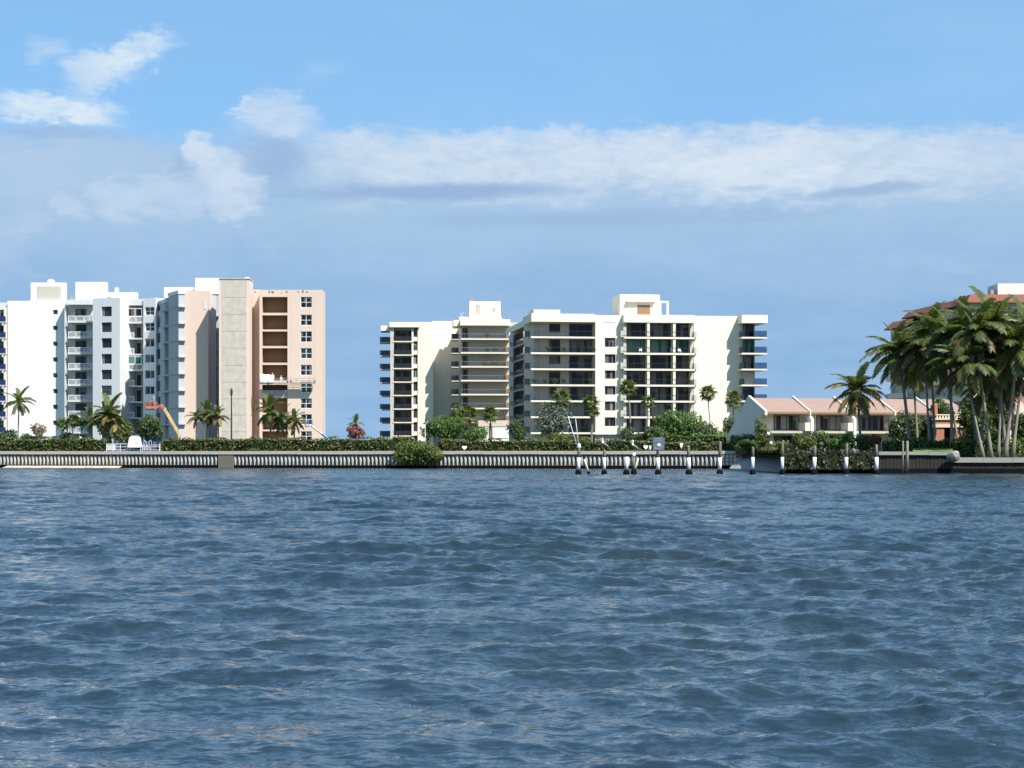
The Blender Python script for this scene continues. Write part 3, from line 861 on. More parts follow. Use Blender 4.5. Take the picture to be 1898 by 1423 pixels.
def pink_building():
    root = thing('apartment_building', 'pink apartment block under repair with a bare concrete stair tower and brown gutted balconies', 'building', (*W(470, 350), G0))
    top = Zp(538, 345)
    # side turned away from the sun
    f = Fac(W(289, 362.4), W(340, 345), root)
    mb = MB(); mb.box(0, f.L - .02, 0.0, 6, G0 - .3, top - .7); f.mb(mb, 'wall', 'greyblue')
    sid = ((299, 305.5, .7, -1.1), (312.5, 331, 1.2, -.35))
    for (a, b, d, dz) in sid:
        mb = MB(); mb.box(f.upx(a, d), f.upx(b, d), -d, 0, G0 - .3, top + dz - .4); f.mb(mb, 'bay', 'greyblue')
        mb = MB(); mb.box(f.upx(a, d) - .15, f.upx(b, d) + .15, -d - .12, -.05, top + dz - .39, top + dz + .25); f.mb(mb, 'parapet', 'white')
    for i in range(10):
        zs = Zp(545 + 30.4 * (i + .95), 351)
        mb = MB(); mb.box(f.upx(297, 1.3), f.upx(331.5, 1.3), -1.34, -.01, -.12, .12); f.put('ledge', mb.mesh('ledge', 'greyblue'), 0, 0, zs)
        for (a, b) in ((306.5, 311.5), (332.2, 336.5), (290.5, 297)):
            window(f, f.upx(a), f.upx(b), zs + .5, zs + 2.3, 0.1, 1, 1, 'dframe', 'glassw')
    # front, left of the tower
    f = Fac(W(340, 345), W(482, 345), root)
    f.mass('wall', 340, 386, top, 0, -12, 'pink')
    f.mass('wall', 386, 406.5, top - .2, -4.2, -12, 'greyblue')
    for i in range(9):
        zs = f.z(580 + 30.6 * i, -4)
        window(f, f.upx(387, -4.2), f.upx(394, -4.2), zs, zs + 1.6, -4.1, 1, 1, 'frame', 'glassw')
        mb = MB(); mb.box(f.upx(386.5, -3.4), f.upx(405, -3.4), 3.1, 4.19, -.12, .12); f.put('ledge', mb.mesh('ledge', 'greyblue'), 0, 0, zs - .6)
    mb = MB(); mb.box(f.upx(378), f.upx(382), -.06, -.002, f.z(573), f.z(557)); f.mb(mb, 'patch', 'whiteb')
    f.mass('wall', 461, 482, top + .15, 0, -12, 'pink')
    # tower
    g = Fac(W(406, 340), W(462, 340), root)
    tt = Zp(517, 340)
    g.mass('tower', 406, 462, tt, 0, -4.8, 'pinkw')
    joints = [519, 551, 582.5, 614, 645, 677, 708, 739, 769, 800, 842]
    for a, b in zip(joints[:-1], joints[1:]):
        mb = MB(); mb.box(g.upx(411.5), g.upx(457), -.05, -.001, g.z(b - .35), g.z(a + .35)); g.mb(mb, 'concrete_panel', 'concrete')
    mb = MB(); mb.box(g.upx(406), g.upx(463), -.12, 4.8, tt, tt + .16); g.mb(mb, 'coping', 'concrete')
    mb = MB(); mb.box(g.upx(453), g.upx(461), .6, 1.6, tt + .161, tt + .4); g.mb(mb, 'roof_vent', 'white')
    # projecting bay: gutted balconies and four-pane windows
    b = Fac(W(481, 342), W(597.5, 342), root)
    bt = Zp(537, 342)
    op = [(550, 579.5), (584, 610.5), (614, 641), (645, 672), (676, 704), (713, 733.5), (737.5, 765), (768.5, 796), (799, 826)]
    wn = [(550, 570), (583, 603), (614, 634), (645, 664.5), (676, 695.5), (707.5, 727), (738, 757), (767.5, 787), (799, 818)]
    holes = []
    ou0, ou1 = b.upx(486), b.upx(533)
    for (y0, y1) in op: holes.append((ou0, ou1, b.z(y1), b.z(y0)))
    for i, (y0, y1) in enumerate(wn):
        a = (b.upx(557), b.upx(578), b.z(y1), b.z(y0)); holes.append(a)
        window(b, *a, -.10, 2, 2, 'frame', 'glassw' if i in (3, 5) else 'glass', 0.085)
    b.holed('wall', 0, b.L, G0 - .3, bt, holes, 0, 2.6, 'pink')
    mb = MB(); mb.box(0, b.L, 2.61, 5.5, G0 - .3, bt - .05); b.mb(mb, 'core', 'pink')
    for (y0, y1) in op:
        mb = MB(); z0, z1 = b.z(y1), b.z(y0)
        mb.box(ou0 - .05, ou1 + .05, 2.3, 2.6, z0 - .05, z1 + .05)
        mb.quad((ou0 + .004, .3, z0), (ou0 + .004, 2.3, z0), (ou0 + .004, 2.3, z1), (ou0 + .004, .3, z1))
        mb.quad((ou1 - .004, .3, z0), (ou1 - .004, .3, z1), (ou1 - .004, 2.3, z1), (ou1 - .004, 2.3, z0))
        mb.quad((ou0, .3, z1 - .004), (ou1, .3, z1 - .004), (ou1, 2.3, z1 - .004), (ou0, 2.3, z1 - .004))
        b.mb(mb, 'gutted_recess', 'brown')
    mb = MB(); mb.box(ou0 + .01, ou1 - .01, .05, .12, b.z(733.4), b.z(723)); b.mb(mb, 'railing', 'gframe')
    # damaged parapet: patches of lost render
    for (x, y, w, h) in ((499, 541, 3, 6), (505, 541, 6, 5), (531, 541, 4, 5), (553, 541, 4, 3), (561, 540, 5, 6), (569, 541, 4, 4), (473, 541, 4, 3), (521, 543, 3, 2)):
        mb = MB(); c = b.upx(x); zc = b.z(y); ww = w * .05; hh = h * .05
        k = 7; mb.v = [(c + ww * math.cos(2 * math.pi * i / k) * rng.uniform(.6, 1.2), -.006, zc + hh * math.sin(2 * math.pi * i / k) * rng.uniform(.6, 1.2)) for i in range(k)]
        mb.f = [tuple(range(k))]; mb.mi = [0]
        b.mb(mb, 'spalled_patch', 'wood')
    # roof box
    h = Fac(W(362, 349), W(405, 349), root)
    h.mass('penthouse', 362, 405.5, Zp(515, 349), 0, -6, 'white', top - .3)
    h.mass('penthouse', 304, 358, Zp(532, 352), -3, -8, 'white', top - .75)
    # swing stage hangs from the roof in front of the bay: a thing of its own
    return b
bay = pink_building()


def cream_left():
    root = thing('apartment_building', 'cream apartment block standing farther back with navy side balconies and a small rooftop room', 'building', (*W(830, 420), G0))
    pitch = 25.0
    # left stack
    f = Fac(W(726, 414), W(776, 414.3), root)
    top = f.z(597)
    n = 10
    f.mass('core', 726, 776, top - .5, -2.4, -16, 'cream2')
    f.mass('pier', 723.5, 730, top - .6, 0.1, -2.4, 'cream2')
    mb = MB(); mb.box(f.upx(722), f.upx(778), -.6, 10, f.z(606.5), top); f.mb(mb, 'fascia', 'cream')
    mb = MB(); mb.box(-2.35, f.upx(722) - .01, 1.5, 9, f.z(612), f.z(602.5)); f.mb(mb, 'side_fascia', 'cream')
    w = f.upx(763) - f.upx(729.5)
    for i in range(n):
        zs = f.z(632 + pitch * i)
        mb = MB(); mb.box(0, f.upx(767) - f.upx(728), 0, 2.6, -.22, 0); b = f.put('balcony', slab_mesh(mb, 'cream'), f.upx(728), .2, zs)
        mb = MB(); mb.box(.2, w, .06, .1, 0, 1.0); put('railing', mb.mesh('railing', 'dkrail'), b)
        window(f, f.upx(731), f.upx(763), zs + .05, zs + 2.35, -2.3, 3, 1, 'dframe', 'glass')
        mb = MB(); mb.box(f.upx(763), f.upx(766.5), -.05, 2.4, 0.001, 2.66); f.put('post', mb.mesh('post', 'cream'), 0, 0, zs)
        mb = MB(); mb.box(f.upx(766.6), f.upx(774), .1, 2.39, .001, .9); f.put('sill_wall', mb.mesh('sill_wall', 'cream'), 0, 0, zs)
        window(f, f.upx(767), f.upx(773.5), zs + .9, zs + 2.4, -.3, 1, 1, 'dframe', 'glassc')
        # side balcony with navy glass, reaching out to the left
        mb = MB(); mb.box(-2.3, .1, 0, 4.2, -.22, 0); s = f.put('balcony', slab_mesh(mb, 'cream2'), f.upx(723.5), -2.0, zs - .1)
        mb = MB(); mb.box(-2.28, 0.05, .02, .06, 0, 1.12); mb.box(-2.28, -2.24, .061, 4.15, 0, 1.12); put('railing', mb.mesh('railing', 'navy'), s)
    # blank walls
    f.mass('wall', 774.2, 803, top + .05, 0.05, -15, 'cream')
    g = Fac(W(803, 418.5), W(840, 419.5), root)
    g.mass('wall', 802, 872, g.z(595), 0, -12, 'cream')
    # middle block with long balconies
    h = Fac(W(854, 407), W(944, 407.6), root)
    ht = h.z(591.5)
    pit = 25.75
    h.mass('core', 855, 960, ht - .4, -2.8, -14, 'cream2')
    mb = MB(); mb.box(h.upx(853), h.upx(946), -.15, 9, h.z(603), ht); h.mb(mb, 'fascia', 'cream')
    mb = MB(); mb.box(h.upx(853) - 1.4, h.upx(853) - .01, 1.0, 9, h.z(604), ht - .1); h.mb(mb, 'side_fascia', 'cream')
    w = h.upx(945) - h.upx(854)
    mb = MB(); mb.box(0, w, 0, 2.78, -.28, 0); slab = slab_mesh(mb, 'cream')
    for i in range(9):
        zs = h.z(627 + pit * i)
        b = h.put('balcony', slab, h.upx(854), .1, zs)
        put('railing', railing_mesh(round(w, 2), 1.0, step=.4, mat='gframe'), b, (0, .05, 0)) if i == 0 else put('railing', h._rl, b, (0, .05, 0))
        if i == 0: h._rl = [c for c in b.children][0].data
        window(h, h.upx(858, -2.8), h.upx(867, -2.8), zs + .05, zs + 2.3, -2.7, 2, 1, 'dframe', 'glass')
        mb = MB(); mb.box(0, 1.55, 0, 5.4, -.22, 0); s = h.put('balcony', slab_mesh(mb, 'cream2'), h.upx(854) - 1.9, -1.4, zs - .05)
        mb = MB(); mb.box(0, 1.5, .02, .06, 0, 1.1); mb.box(.0, .04, .061, 5.3, 0, 1.1); put('railing', mb.mesh('railing', 'dkrail'), s)
        mb = MB(); mb.box(h.upx(937, -2.8), h.upx(945, -2.8), 1.7, 2.8, 0.001, 1.2); h.put('planter_wall', mb.mesh('planter_wall', 'brown'), 0, 0, zs)
    # rooftop room
    mb = MB(); mb.box(h.upx(852), h.upx(931), 2.0, 9, ht, h.z(586)); h.mb(mb, 'roof_plinth', 'cream')
    mb = MB(); mb.box(h.upx(871), h.upx(929), 2.6, 9, h.z(586), h.z(556.5)); pr = h.mb(mb, 'penthouse', 'cream')
    mb = MB(); mb.box(h.upx(883.5), h.upx(892), 2.5, 2.59, h.z(580), h.z(562)); h.mb(mb, 'door', 'towergrey', None)
    mb = MB(); c = h.upx(917.5); mb.tube([(c, 2.59, h.z(571)), (c, 2.48, h.z(571))], .42, 10); h.mb(mb, 'round_vent', 'towergrey')
    mb = MB(); mb.tube([(h.upx(858), 3, h.z(586)), (h.upx(854), 3, h.z(579)), (h.upx(861), 3, h.z(578))], .06, 5); h.mb(mb, 'roof_rail', 'frame')
    mb = MB(); mb.box(h.upx(872), h.upx(877), 3, 3.6, h.z(556.4), h.z(550)); h.mb(mb, 'roof_vent', 'gframe')
    # wing that comes forward to the right, dark galleries on its turned-away side
    k = Fac(W(944, 392), W(979, 366), root)
    kt = Zp(591.5, 367)
    mb = MB(); mb.box(-1.5, k.L, 2.4, 9, G0 - .3, kt - .5); k.mb(mb, 'core', 'cream2')
    mb = MB(); mb.box(-3.5, k.L, -.2, 9, kt - 1.15, kt); k.mb(mb, 'fascia', 'cream')
    for i in range(9):
        zs = Zp(635 + 28.2 * i, 371)
        mb = MB(); mb.box(0, k.L, -.1, 2.39, -.25, 0); b = k.put('balcony', slab_mesh(mb, 'cream2'), 0, 0, zs)
        mb = MB(); mb.box(2.5, k.L - .2, -.08, -.04, 0, 1.0); put('railing', mb.mesh('railing', 'dkrail'), b)
        for q in range(4):
            a = 2.5 + q * (k.L - 3) / 4; window(k, a, a + (k.L - 3) / 4 - .1, zs + .02, zs + 2.55, -.35, 2, 1, 'dframe', 'screen')
    p = Fac(W(943, 384), W(951.5, 384), root)
    for i in range(9):
        zs = Zp(632 + 27.4 * i, 384)
        mb = MB(); mb.box(0, p.L, 0, 1.2, -.25, 1.65); p.put('pier', mb.mesh('pier', 'white'), 0, 0, zs)
        mb = MB(); mb.box(.1, p.L - .1, .3, 1.1, -1.15, -.251); p.put('pier_neck', mb.mesh('pier_neck', 'towergrey'), 0, 0, zs)
cream_left()


def cream_right():
    root = thing('apartment_building', 'broad cream apartment block with dark glazed balconies and a blank white wall on its right', 'building', (*W(1200, 362), G0))
    f = Fac(W(985, 352), W(1423, 358), root)
    def zz(py): return f.z(py)
    top = zz(583.5)
    sl = [624.3 + 29.5 * i for i in range(8)]
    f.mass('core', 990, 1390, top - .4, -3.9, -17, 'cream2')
    # --- left bay
    d = -1.0
    mb = MB(); mb.box(f.upx(985, d), f.upx(1103, d), -d, 12, zz(597), top + .15); f.mb(mb, 'fascia', 'cream')
    mb = MB(); mb.box(f.upx(990, d), f.upx(1039, d), -d + .5, 8, top + .15, zz(574.5)); f.mb(mb, 'parapet', 'cream')
    u0, u1 = f.upx(984, d), f.upx(1103.5, d)
    mb = MB(); mb.box(0, u1 - u0, 0, 2.8, -.30, 0); slab = slab_mesh(mb, 'cream')
    rl = railing_mesh(round(u1 - u0, 2), 1.0, step=.45, mat='dframe')
    back = -3.7
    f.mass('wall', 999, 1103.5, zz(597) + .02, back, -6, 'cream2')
    for i, y in enumerate(sl):
        zs = zz(y)
        b = f.put('balcony', slab, u0, d, zs); put('railing', rl, b, (0, .06, 0))
        window(f, f.upx(1018, back), f.upx(1038, back), zs + .95 if i % 2 == 0 else zs + .05, zs + 2.45, back + .1, 1, 1, 'dframe', 'glass')
        window(f, f.upx(1055, back), f.upx(1097, back), zs + .05, zs + 2.45, back + .1, 3, 1, 'dframe', 'glassc' if i in (5,) else 'glass')
        mb = MB(); mb.box(-1.0, 0, 1.0, 3.0, -.02, 1.05); put('side_box', mb.mesh('side_box', 'dkrail'), b)
    # --- white pier with square windows
    d = -1.5
    holes = []
    for i, y in enumerate(sl):
        y0 = y - 27.5 if i == 0 else y + 0.5 + (-29.3 + 29.5 * 0)
    ws = [(597, 615), (625.5, 642.5), (656, 672.5), (686, 701.5), (715, 731), (743.5, 760.5), (773, 789.5)]
    for i, (a, b) in enumerate(ws):
        h = (f.upx(1119 if i == 0 else 1121, d), f.upx(1141, d), zz(b), zz(a)); holes.append(h)
        if i == 0:
            mb = MB(); mb.box(0, h[1] - h[0], 0, .08, 0, h[3] - h[2]); f.put('shutter', mb.mesh('shutter', 'white'), h[0], d - .06, h[2])
        else:
            window(f, *h, d - .25, 2, 1, 'dframe', 'glassc' if i == 5 else 'glass')
    f.holed('wall', f.upx(1103.6, d), f.upx(1156, d), zz(805), top, holes, d, 3.0, 'cream')
    mb = MB(); mb.box(f.upx(1103.6, d), f.upx(1156, d), 2.0, 3.9, G0 - .3, zz(805) - .01); f.mb(mb, 'undercroft', 'gframe')
    # --- glazed bay
    d = 0.0; back = -2.2
    mb = MB(); mb.box(f.upx(1156, d), f.upx(1287, d), 0, 10, zz(597.5), top + .05); f.mb(mb, 'fascia', 'cream')
    u0, u1 = f.upx(1157, d), f.upx(1287.5, d)
    mb = MB(); mb.box(0, u1 - u0, 0, 2.19, -.32, 0); slab = slab_mesh(mb, 'cream')
    rl = railing_mesh(round(u1 - u0, 2), 1.0, step=.45, mat='dframe')
    mb = MB(); mb.box(0, .45, 0, 2.2, 0.001, 2.54); post = mb.mesh('post', 'cream')
    mb = MB(); mb.box(0, .55, 0, 1.2, 0.0, 1.15); sb = mb.mesh('side_box', 'cream2')
    f.mass('side_wall', 1155.5, 1161, zz(597.6), -.5, -3.9, 'cream2')
    f.mass('side_wall', 1279, 1286.5, zz(597.6), -.9, -3.9, 'cream2')
    for i, y in enumerate(sl):
        zs = zz(y); gl = ['glass', 'glasst', 'glass', 'glass', 'glass', 'glassc', 'glassc', 'glassc'][i]
        b = f.put('balcony', slab, u0, d, zs); put('railing', rl, b, (0, .06, 0))
        for (a, c) in ((1161, 1199.5), (1206, 1247.5), (1253.5, 1279)):
            window(f, f.upx(a, back), f.upx(c, back), zs + .03, zs + 2.5, back + .1, 3 if c - a > 30 else 2, 1, 'dframe', gl)
        for a in (1200, 1248): f.put('post', post, f.upx(a, -.05), -.12, zs)
        put('side_box', sb, b, (u1 - u0 - .01, .5, -.02))
        put('side_box', sb, b, (-.54, .5, -.02))
    # --- blank wall, stained
    f.mass('wall', 1285, 1373, top, -.9, -14, 'cream')
    # --- right stack and its side balconies
    d = 2.0
    mb = MB(); mb.box(f.upx(1375, d), f.upx(1423, d), -d, 9, zz(598), top + .05); f.mb(mb, 'fascia', 'cream')
    f.mass('wall', 1375, 1399, zz(598), -.2, -14, 'cream2')
    for i, y in enumerate(sl):
        zs = zz(y - .3)
        mb = MB(); w = f.upx(1422, d) - f.upx(1375, d); mb.box(0, w, 0, 5.5, -.28, 0); b = f.put('balcony', slab_mesh(mb, 'cream'), f.upx(1375, d), d, zs)
        w2 = f.upx(1399, d) - f.upx(1375, d)
        mb = MB(); mb.box(w2, w - .05, .05, .09, 0.0, 1.15); mb.box(w - .09, w - .05, .091, 5.4, 0, 1.15); put('railing', mb.mesh('railing', 'bluegl'), b)
        mb = MB(); mb.box(0.0, .5, .05, .09, 0, 1.1); mb.box(0, .04, .091, 2.0, 0, 1.1); put('side_railing', mb.mesh('side_railing', 'dkrail'), b)
        if i != 3: window(f, f.upx(1377), f.upx(1397), zs + .03, zs + 2.5, 0.1, 2, 1, 'dframe', 'glasst' if i == 1 else 'glass')
        else:
            mb = MB(); mb.box(f.upx(1376), f.upx(1397.5), -.3, -.1, .02, 2.5); f.put('storm_shutter', mb.mesh('storm_shutter', 'cream2'), 0, 0, zs)
    # --- rooftop room and open frame
    q = -2.6
    mb = MB(); mb.box(f.upx(1149, q), f.upx(1223, q), -q, 10, top - .3, zz(543.5)); f.mb(mb, 'penthouse', 'cream')
    mb = MB(); mb.box(f.upx(1178, q), f.upx(1208, q), -q - .05, -q - .004, zz(582), zz(561)); f.mb(mb, 'roof_door_surround', 'white')
    mb = MB(); mb.box(f.upx(1181, q), f.upx(1205, q), -q - .09, -q - .051, zz(581), zz(563)); f.mb(mb, 'roof_door', 'brown')
    mb = MB(); mb.box(f.upx(1160, q), f.upx(1214, q), -q - .7, -q - .01, zz(557.5), zz(556)); f.mb(mb, 'canopy', 'cream')
    mb = MB()
    for a in (1222.5, 1236.5): mb.box(f.upx(a, q), f.upx(a + 3.5, q), -q + .2, -q + .55, top, zz(558.5))
    mb.box(f.upx(1222.5, q), f.upx(1240, q), -q + .2, -q + .55, zz(558.5), zz(555)); f.mb(mb, 'roof_frame', 'white')
    mb = MB(); mb.box(f.upx(1200, q), f.upx(1206, q), 4, 4.5, zz(543.4), zz(541)); f.mb(mb, 'roof_vent', 'gframe')
cream_right()


def red_roof_tower():
    root = thing('hotel_block', 'greyish cream block with red tiled roof edges behind the tall palms', 'building', (*W(1800, 310), G0))
    top = Zp(545, 300)
    a, b, c = Fac(W(1683, 335), W(1800, 303), root), Fac(W(1800, 300), W(2150, 300), root), Fac(W(1651, 338), W(1692, 328), root)
    for f, tp, n, x0 in ((a, top, 9, 1690), (b, top, 9, 1815), (c, Zp(594, 334), 8, 1656)):
        mb = MB(); mb.box(0, f.L, 0, 12, G0 - .3, tp - 1.0); f.mb(mb, 'wall', 'towergrey')
        # tiled mansard edge
        mb = MB(); L = f.L
        for y0, z0, y1, z1 in ((-.9, tp - 1.25, .3, tp),):
            mb.quad((-.9, y0, z0), (L + .9 * (f is b), y0, z0), (L, y1, z1), (0, y1, z1))
            mb.quad((-.9, y0, z0), (-.9, 12, z0), (0, 12, z1), (0, y1, z1))
            mb.quad((0, y1, z1), (L, y1, z1), (L, 12, z1), (0, 12, z1))
            mb.quad((-.9, y0, z0 - .15), (L, y0, z0 - .15), (L, y0, z0), (-.9, y0, z0))
            mb.quad((-.9, y0, z0 - .15), (-.9, 12, z0 - .15), (-.9, 12, z0), (-.9, y0, z0))
            mb.quad((-.9, y0, z0 - .15), (L, y0, z0 - .15), (L, 12, z0 - .15), (-.9, 12, z0 - .15))
        f.mb(mb, 'roof', 'redtile')
        nu = max(1, int(L / 4.2))
        for i in range(n):
            zs = tp - 1.4 - 3.0 * (i + 1)
            if zs < G0: break
            for j in range(nu):
                u = .8 + j * (L - .8) / nu
                window(f, u, u + 1.7, zs + .5, zs + 2.4, .08, 2, 1, 'frame', 'glassw')
            mb = MB(); mb.box(.2, L - .2, -.9, -.0, zs, zs + .22); mb.box(.2, L - .2, -.9, -.84, zs + .22, zs + .9)
            f.mb(mb, 'balcony', 'towncream')
    mb = MB(); mb.box(b.upx(1857), b.upx(1960), 2.5, 9, top - .2, b.z(522.5)); b.mb(mb, 'penthouse', 'cream')
    mb = MB(); mb.box(b.upx(1845), b.upx(1853), 3, 4, top, b.z(534)); b.mb(mb, 'roof_vent', 'gframe')
red_roof_tower()


def town_houses():
    root = thing('town_house_row', 'row of two storey cream town houses with a pink tiled roof', 'house row', (*W(1560, 212), G0 - .1))
    f = Fac(W(1419, 207), W(1792, 213.3), root)
    L = f.L
    ze, zr = Zp(764, 209), Zp(738, 212.5)
    depth = 7.5
    mb = MB(); mb.box(0, L, 1.2, 6.2, G0 - .3, ze - .06); f.mb(mb, 'wall', 'towncream')
    # roof slopes, built of tile courses
    n = 14; yr = 4.2
    mb = MB()
    for i in range(n):
        a, b = i / n, (i + 1) / n
        y0, y1 = -.35 + (yr + .35) * a, -.35 + (yr + .35) * b
        z0, z1 = ze + (zr - ze) * a, ze + (zr - ze) * b
        mb.quad((0, y0, z0 + .05), (L, y0, z0 + .05), (L, y1, z1 + .0), (0, y1, z1 + .0))
        mb.quad((0, y0, z0), (L, y0, z0), (L, y0, z0 + .05), (0, y0, z0 + .05))
    mb.quad((0, yr, zr), (L, yr, zr), (L, 6.9, zr - 2.2), (0, 6.9, zr - 2.2))
    mb.quad((0, -.35, ze - .18), (L, -.35, ze - .18), (L, -.35, ze), (0, -.35, ze))
    mb.quad((0, -.35, ze - .18), (L, -.35, ze - .18), (L, 1.2, ze - .05), (0, 1.2, ze - .05))
    f.mb(mb, 'roof', 'tile')
    mb = MB(); mb.box(0, L, -.40, -.351, ze - .2, ze - .02); f.mb(mb, 'gutter', 'brown')
    # party walls standing above the roof, the end one with a long raking buttress
    for p in (1419, 1500, 1577, 1657, 1732):
        u = f.upx(p)
        mb = MB(); t = .28 if p == 1419 else .15
        sec = [(-.5, ze - .35), (-.5, ze + .12), (yr, zr + .26), (6.9, zr - 1.9), (6.9, G0 - .3), (1.15, G0 - .3), (1.15, ze - .35)]
        if p == 1419:
            sec = [(-.5, ze - .35), (-.5, ze + .12), (yr, zr + .26), (10.2, Zp(806, 217)), (10.2, G0 - .3), (.9, G0 - .3), (.9, ze - .35)]
        b0 = len(mb.v); k = len(sec)
        mb.v += [(u - t, y, z) for y, z in sec] + [(u, y, z) for y, z in sec]
        mb.f.append(tuple(range(k))); mb.f.append(tuple(reversed(range(k, 2 * k)))); mb.mi += [0, 0]
        for i in range(k):
            j = (i + 1) % k; mb.f.append((i, j, k + j, k + i)); mb.mi.append(0)
        f.mb(mb, 'party_wall', 'towncream' if p != 1419 else 'towncream')
    zf = Zp(799, 210)
    for i, (a, b, fin, gl) in enumerate(((1434, 1481, 1498, 'glassc'), (1513, 1561, 1577, 'glassc'), (1592, 1637, 1657, 'glass'), (1668, 1712, 1732, 'glass'))):
        window(f, f.upx(a, -1.2), f.upx(b, -1.2), zf + .1, ze - .35, -1.1, 4, 1, 'dframe', gl)
        window(f, f.upx(a, -1.2), f.upx(b - 5, -1.2), G0 + .1, G0 + 1.75, -1.1, 4, 1, 'dframe', 'glass')
        mb = MB(); u0, u1 = f.upx(fin - 78), f.upx(fin - 1)
        mb.box(u0 + .2, u1, -.4, 1.19, zf - .25, zf); bl = f.mb(mb, 'balcony', 'towergrey')  # slab in darker stucco, to carry the shadow under the balcony
        mb = MB(); mb.box(u1 - .6, u1, -.7, 1.19, zf + .001, zf + .9); f.mb(mb, 'balcony_wall', 'towncream')
        mb = MB(); u = f.upx(fin)
        sec = [(-.75, G0 + .7), (-.75, ze - .75), (-.2, ze - .4), (1.19, ze - .4), (1.19, G0 - .2), (-.3, G0 - .2)]
        k = len(sec)
        mb.v += [(u, y, z) for y, z in sec] + [(u + .3, y, z) for y, z in sec]
        mb.f.append(tuple(range(k))); mb.f.append(tuple(reversed(range(k, 2 * k)))); mb.mi += [0, 0]
        for q in range(k):
            j = (q + 1) % k; mb.f.append((q, j, k + j, k + q)); mb.mi.append(0)
        f.mb(mb, 'fin', 'white')
town_houses()


def terracotta_house():
    root = thing('terracotta_house', 'terracotta garden house with cream bands half hidden behind palm trunks', 'house', (*W(1800, 186), 1.4))
    f = Fac(W(1733, 182), W(1786, 182), root)
    zt = f.z(776)
    for a, b in ((1736, 1750), (1770, 1783)):
        f.mass('column', a, b, f.z(792), 0, -.8, 'terra', 1.3)
    mb = MB(); mb.box(f.upx(1733), f.upx(1785), -.1, 1.2, f.z(792), f.z(786)); f.mb(mb, 'lower_band', 'towncream')
    mb = MB(); mb.box(f.upx(1734), f.upx(1784), -.02, 1.2, f.z(786), f.z(778)); f.mb(mb, 'frieze', 'terra')
    mb = MB(); mb.box(f.upx(1732), f.upx(1787), -.14, 1.25, f.z(778), f.z(774.5)); f.mb(mb, 'cornice', 'towncream')
    mb = MB()
    for i in range(9):
        x = f.upx(1737 + i * 5.3); mb.box(x, x + .13, .2, .33, f.z(774.5), f.z(769.5))
    mb.box(f.upx(1736), f.upx(1785), .15, .38, f.z(769.5), f.z(767.5)); f.mb(mb, 'balustrade', 'towncream')
    mb = MB(); mb.box(f.upx(1738), f.upx(1784), 1.3, 4, 1.3, f.z(771)); f.mb(mb, 'wall', 'bulk')  # near-black wall colour stands for the dim interior of the porch
    mb = MB(); mb.box(f.upx(1738), f.upx(1744), 1.4, 2.0, f.z(770), f.z(746)); f.mb(mb, 'chimney', 'terra')
    g = Fac(W(1868, 182), W(2010, 184), root)
    g.mass('wall', 1868, 2010, g.z(735), 0, -6, 'terra', g.z(787))
    mb = MB(); mb.box(g.upx(1876), g.upx(1910), -.3, -.01, g.z(768), g.z(745)); g.mb(mb, 'panel', 'pinkw')
    mb = MB(); mb.box(g.upx(1866), g.upx(2010), -.3, 4, g.z(789), g.z(786)); g.mb(mb, 'slab', 'towncream')
    for p in (1872, 1905, 1950): g.mass('column', p, p + 4, g.z(789), 0, -.4, 'towncream', 1.3)
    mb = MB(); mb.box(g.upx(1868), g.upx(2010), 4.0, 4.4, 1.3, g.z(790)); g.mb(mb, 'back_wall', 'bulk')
terracotta_house()

#@@PART2
# ------------------------------------------------------------------ foliage
def leaf_mesh(name, mat, pts, nrm, size, seed, aspect=0.55, jitter=0.75):
    """many small folded leaves (two triangles each) at pts, turned roughly along nrm"""
    rs = np.random.RandomState(seed)
    n = len(pts)
    d = nrm + rs.normal(0, jitter, (n, 3)); d /= np.linalg.norm(d, axis=1)[:, None] + 1e-9
    a = np.cross(d, rs.normal(0, 1, (n, 3))); a /= np.linalg.norm(a, axis=1)[:, None] + 1e-9
    b = np.cross(d, a)
    s = (size * rs.uniform(0.6, 1.35, n))[:, None]
    fold = d * s * 0.18
    v = np.empty((n, 4, 3))
    v[:, 0] = pts - a * s; v[:, 2] = pts + a * s
    v[:, 1] = pts + b * s * aspect + fold; v[:, 3] = pts - b * s * aspect + fold
    me = bpy.data.meshes.new(name)
    me.vertices.add(n * 4); me.vertices.foreach_set('co', v.astype(np.float32).ravel())
    base = np.arange(n)[:, None] * 4
    tri = np.concatenate([base + [0, 1, 2], base + [0, 2, 3]], 1).reshape(-1, 3)
    me.loops.add(tri.size); me.loops.foreach_set('vertex_index', tri.astype(np.int32).ravel())
    me.polygons.add(len(tri)); me.polygons.foreach_set('loop_start', np.arange(0, tri.size, 3, dtype=np.int32))
    at = me.attributes.new('tint', 'FLOAT', 'FACE')
    at.data.foreach_set('value', np.repeat(rs.uniform(0, 1, n), 2).astype(np.float32))
    me.materials.append(M[mat]); me.update()
    return me


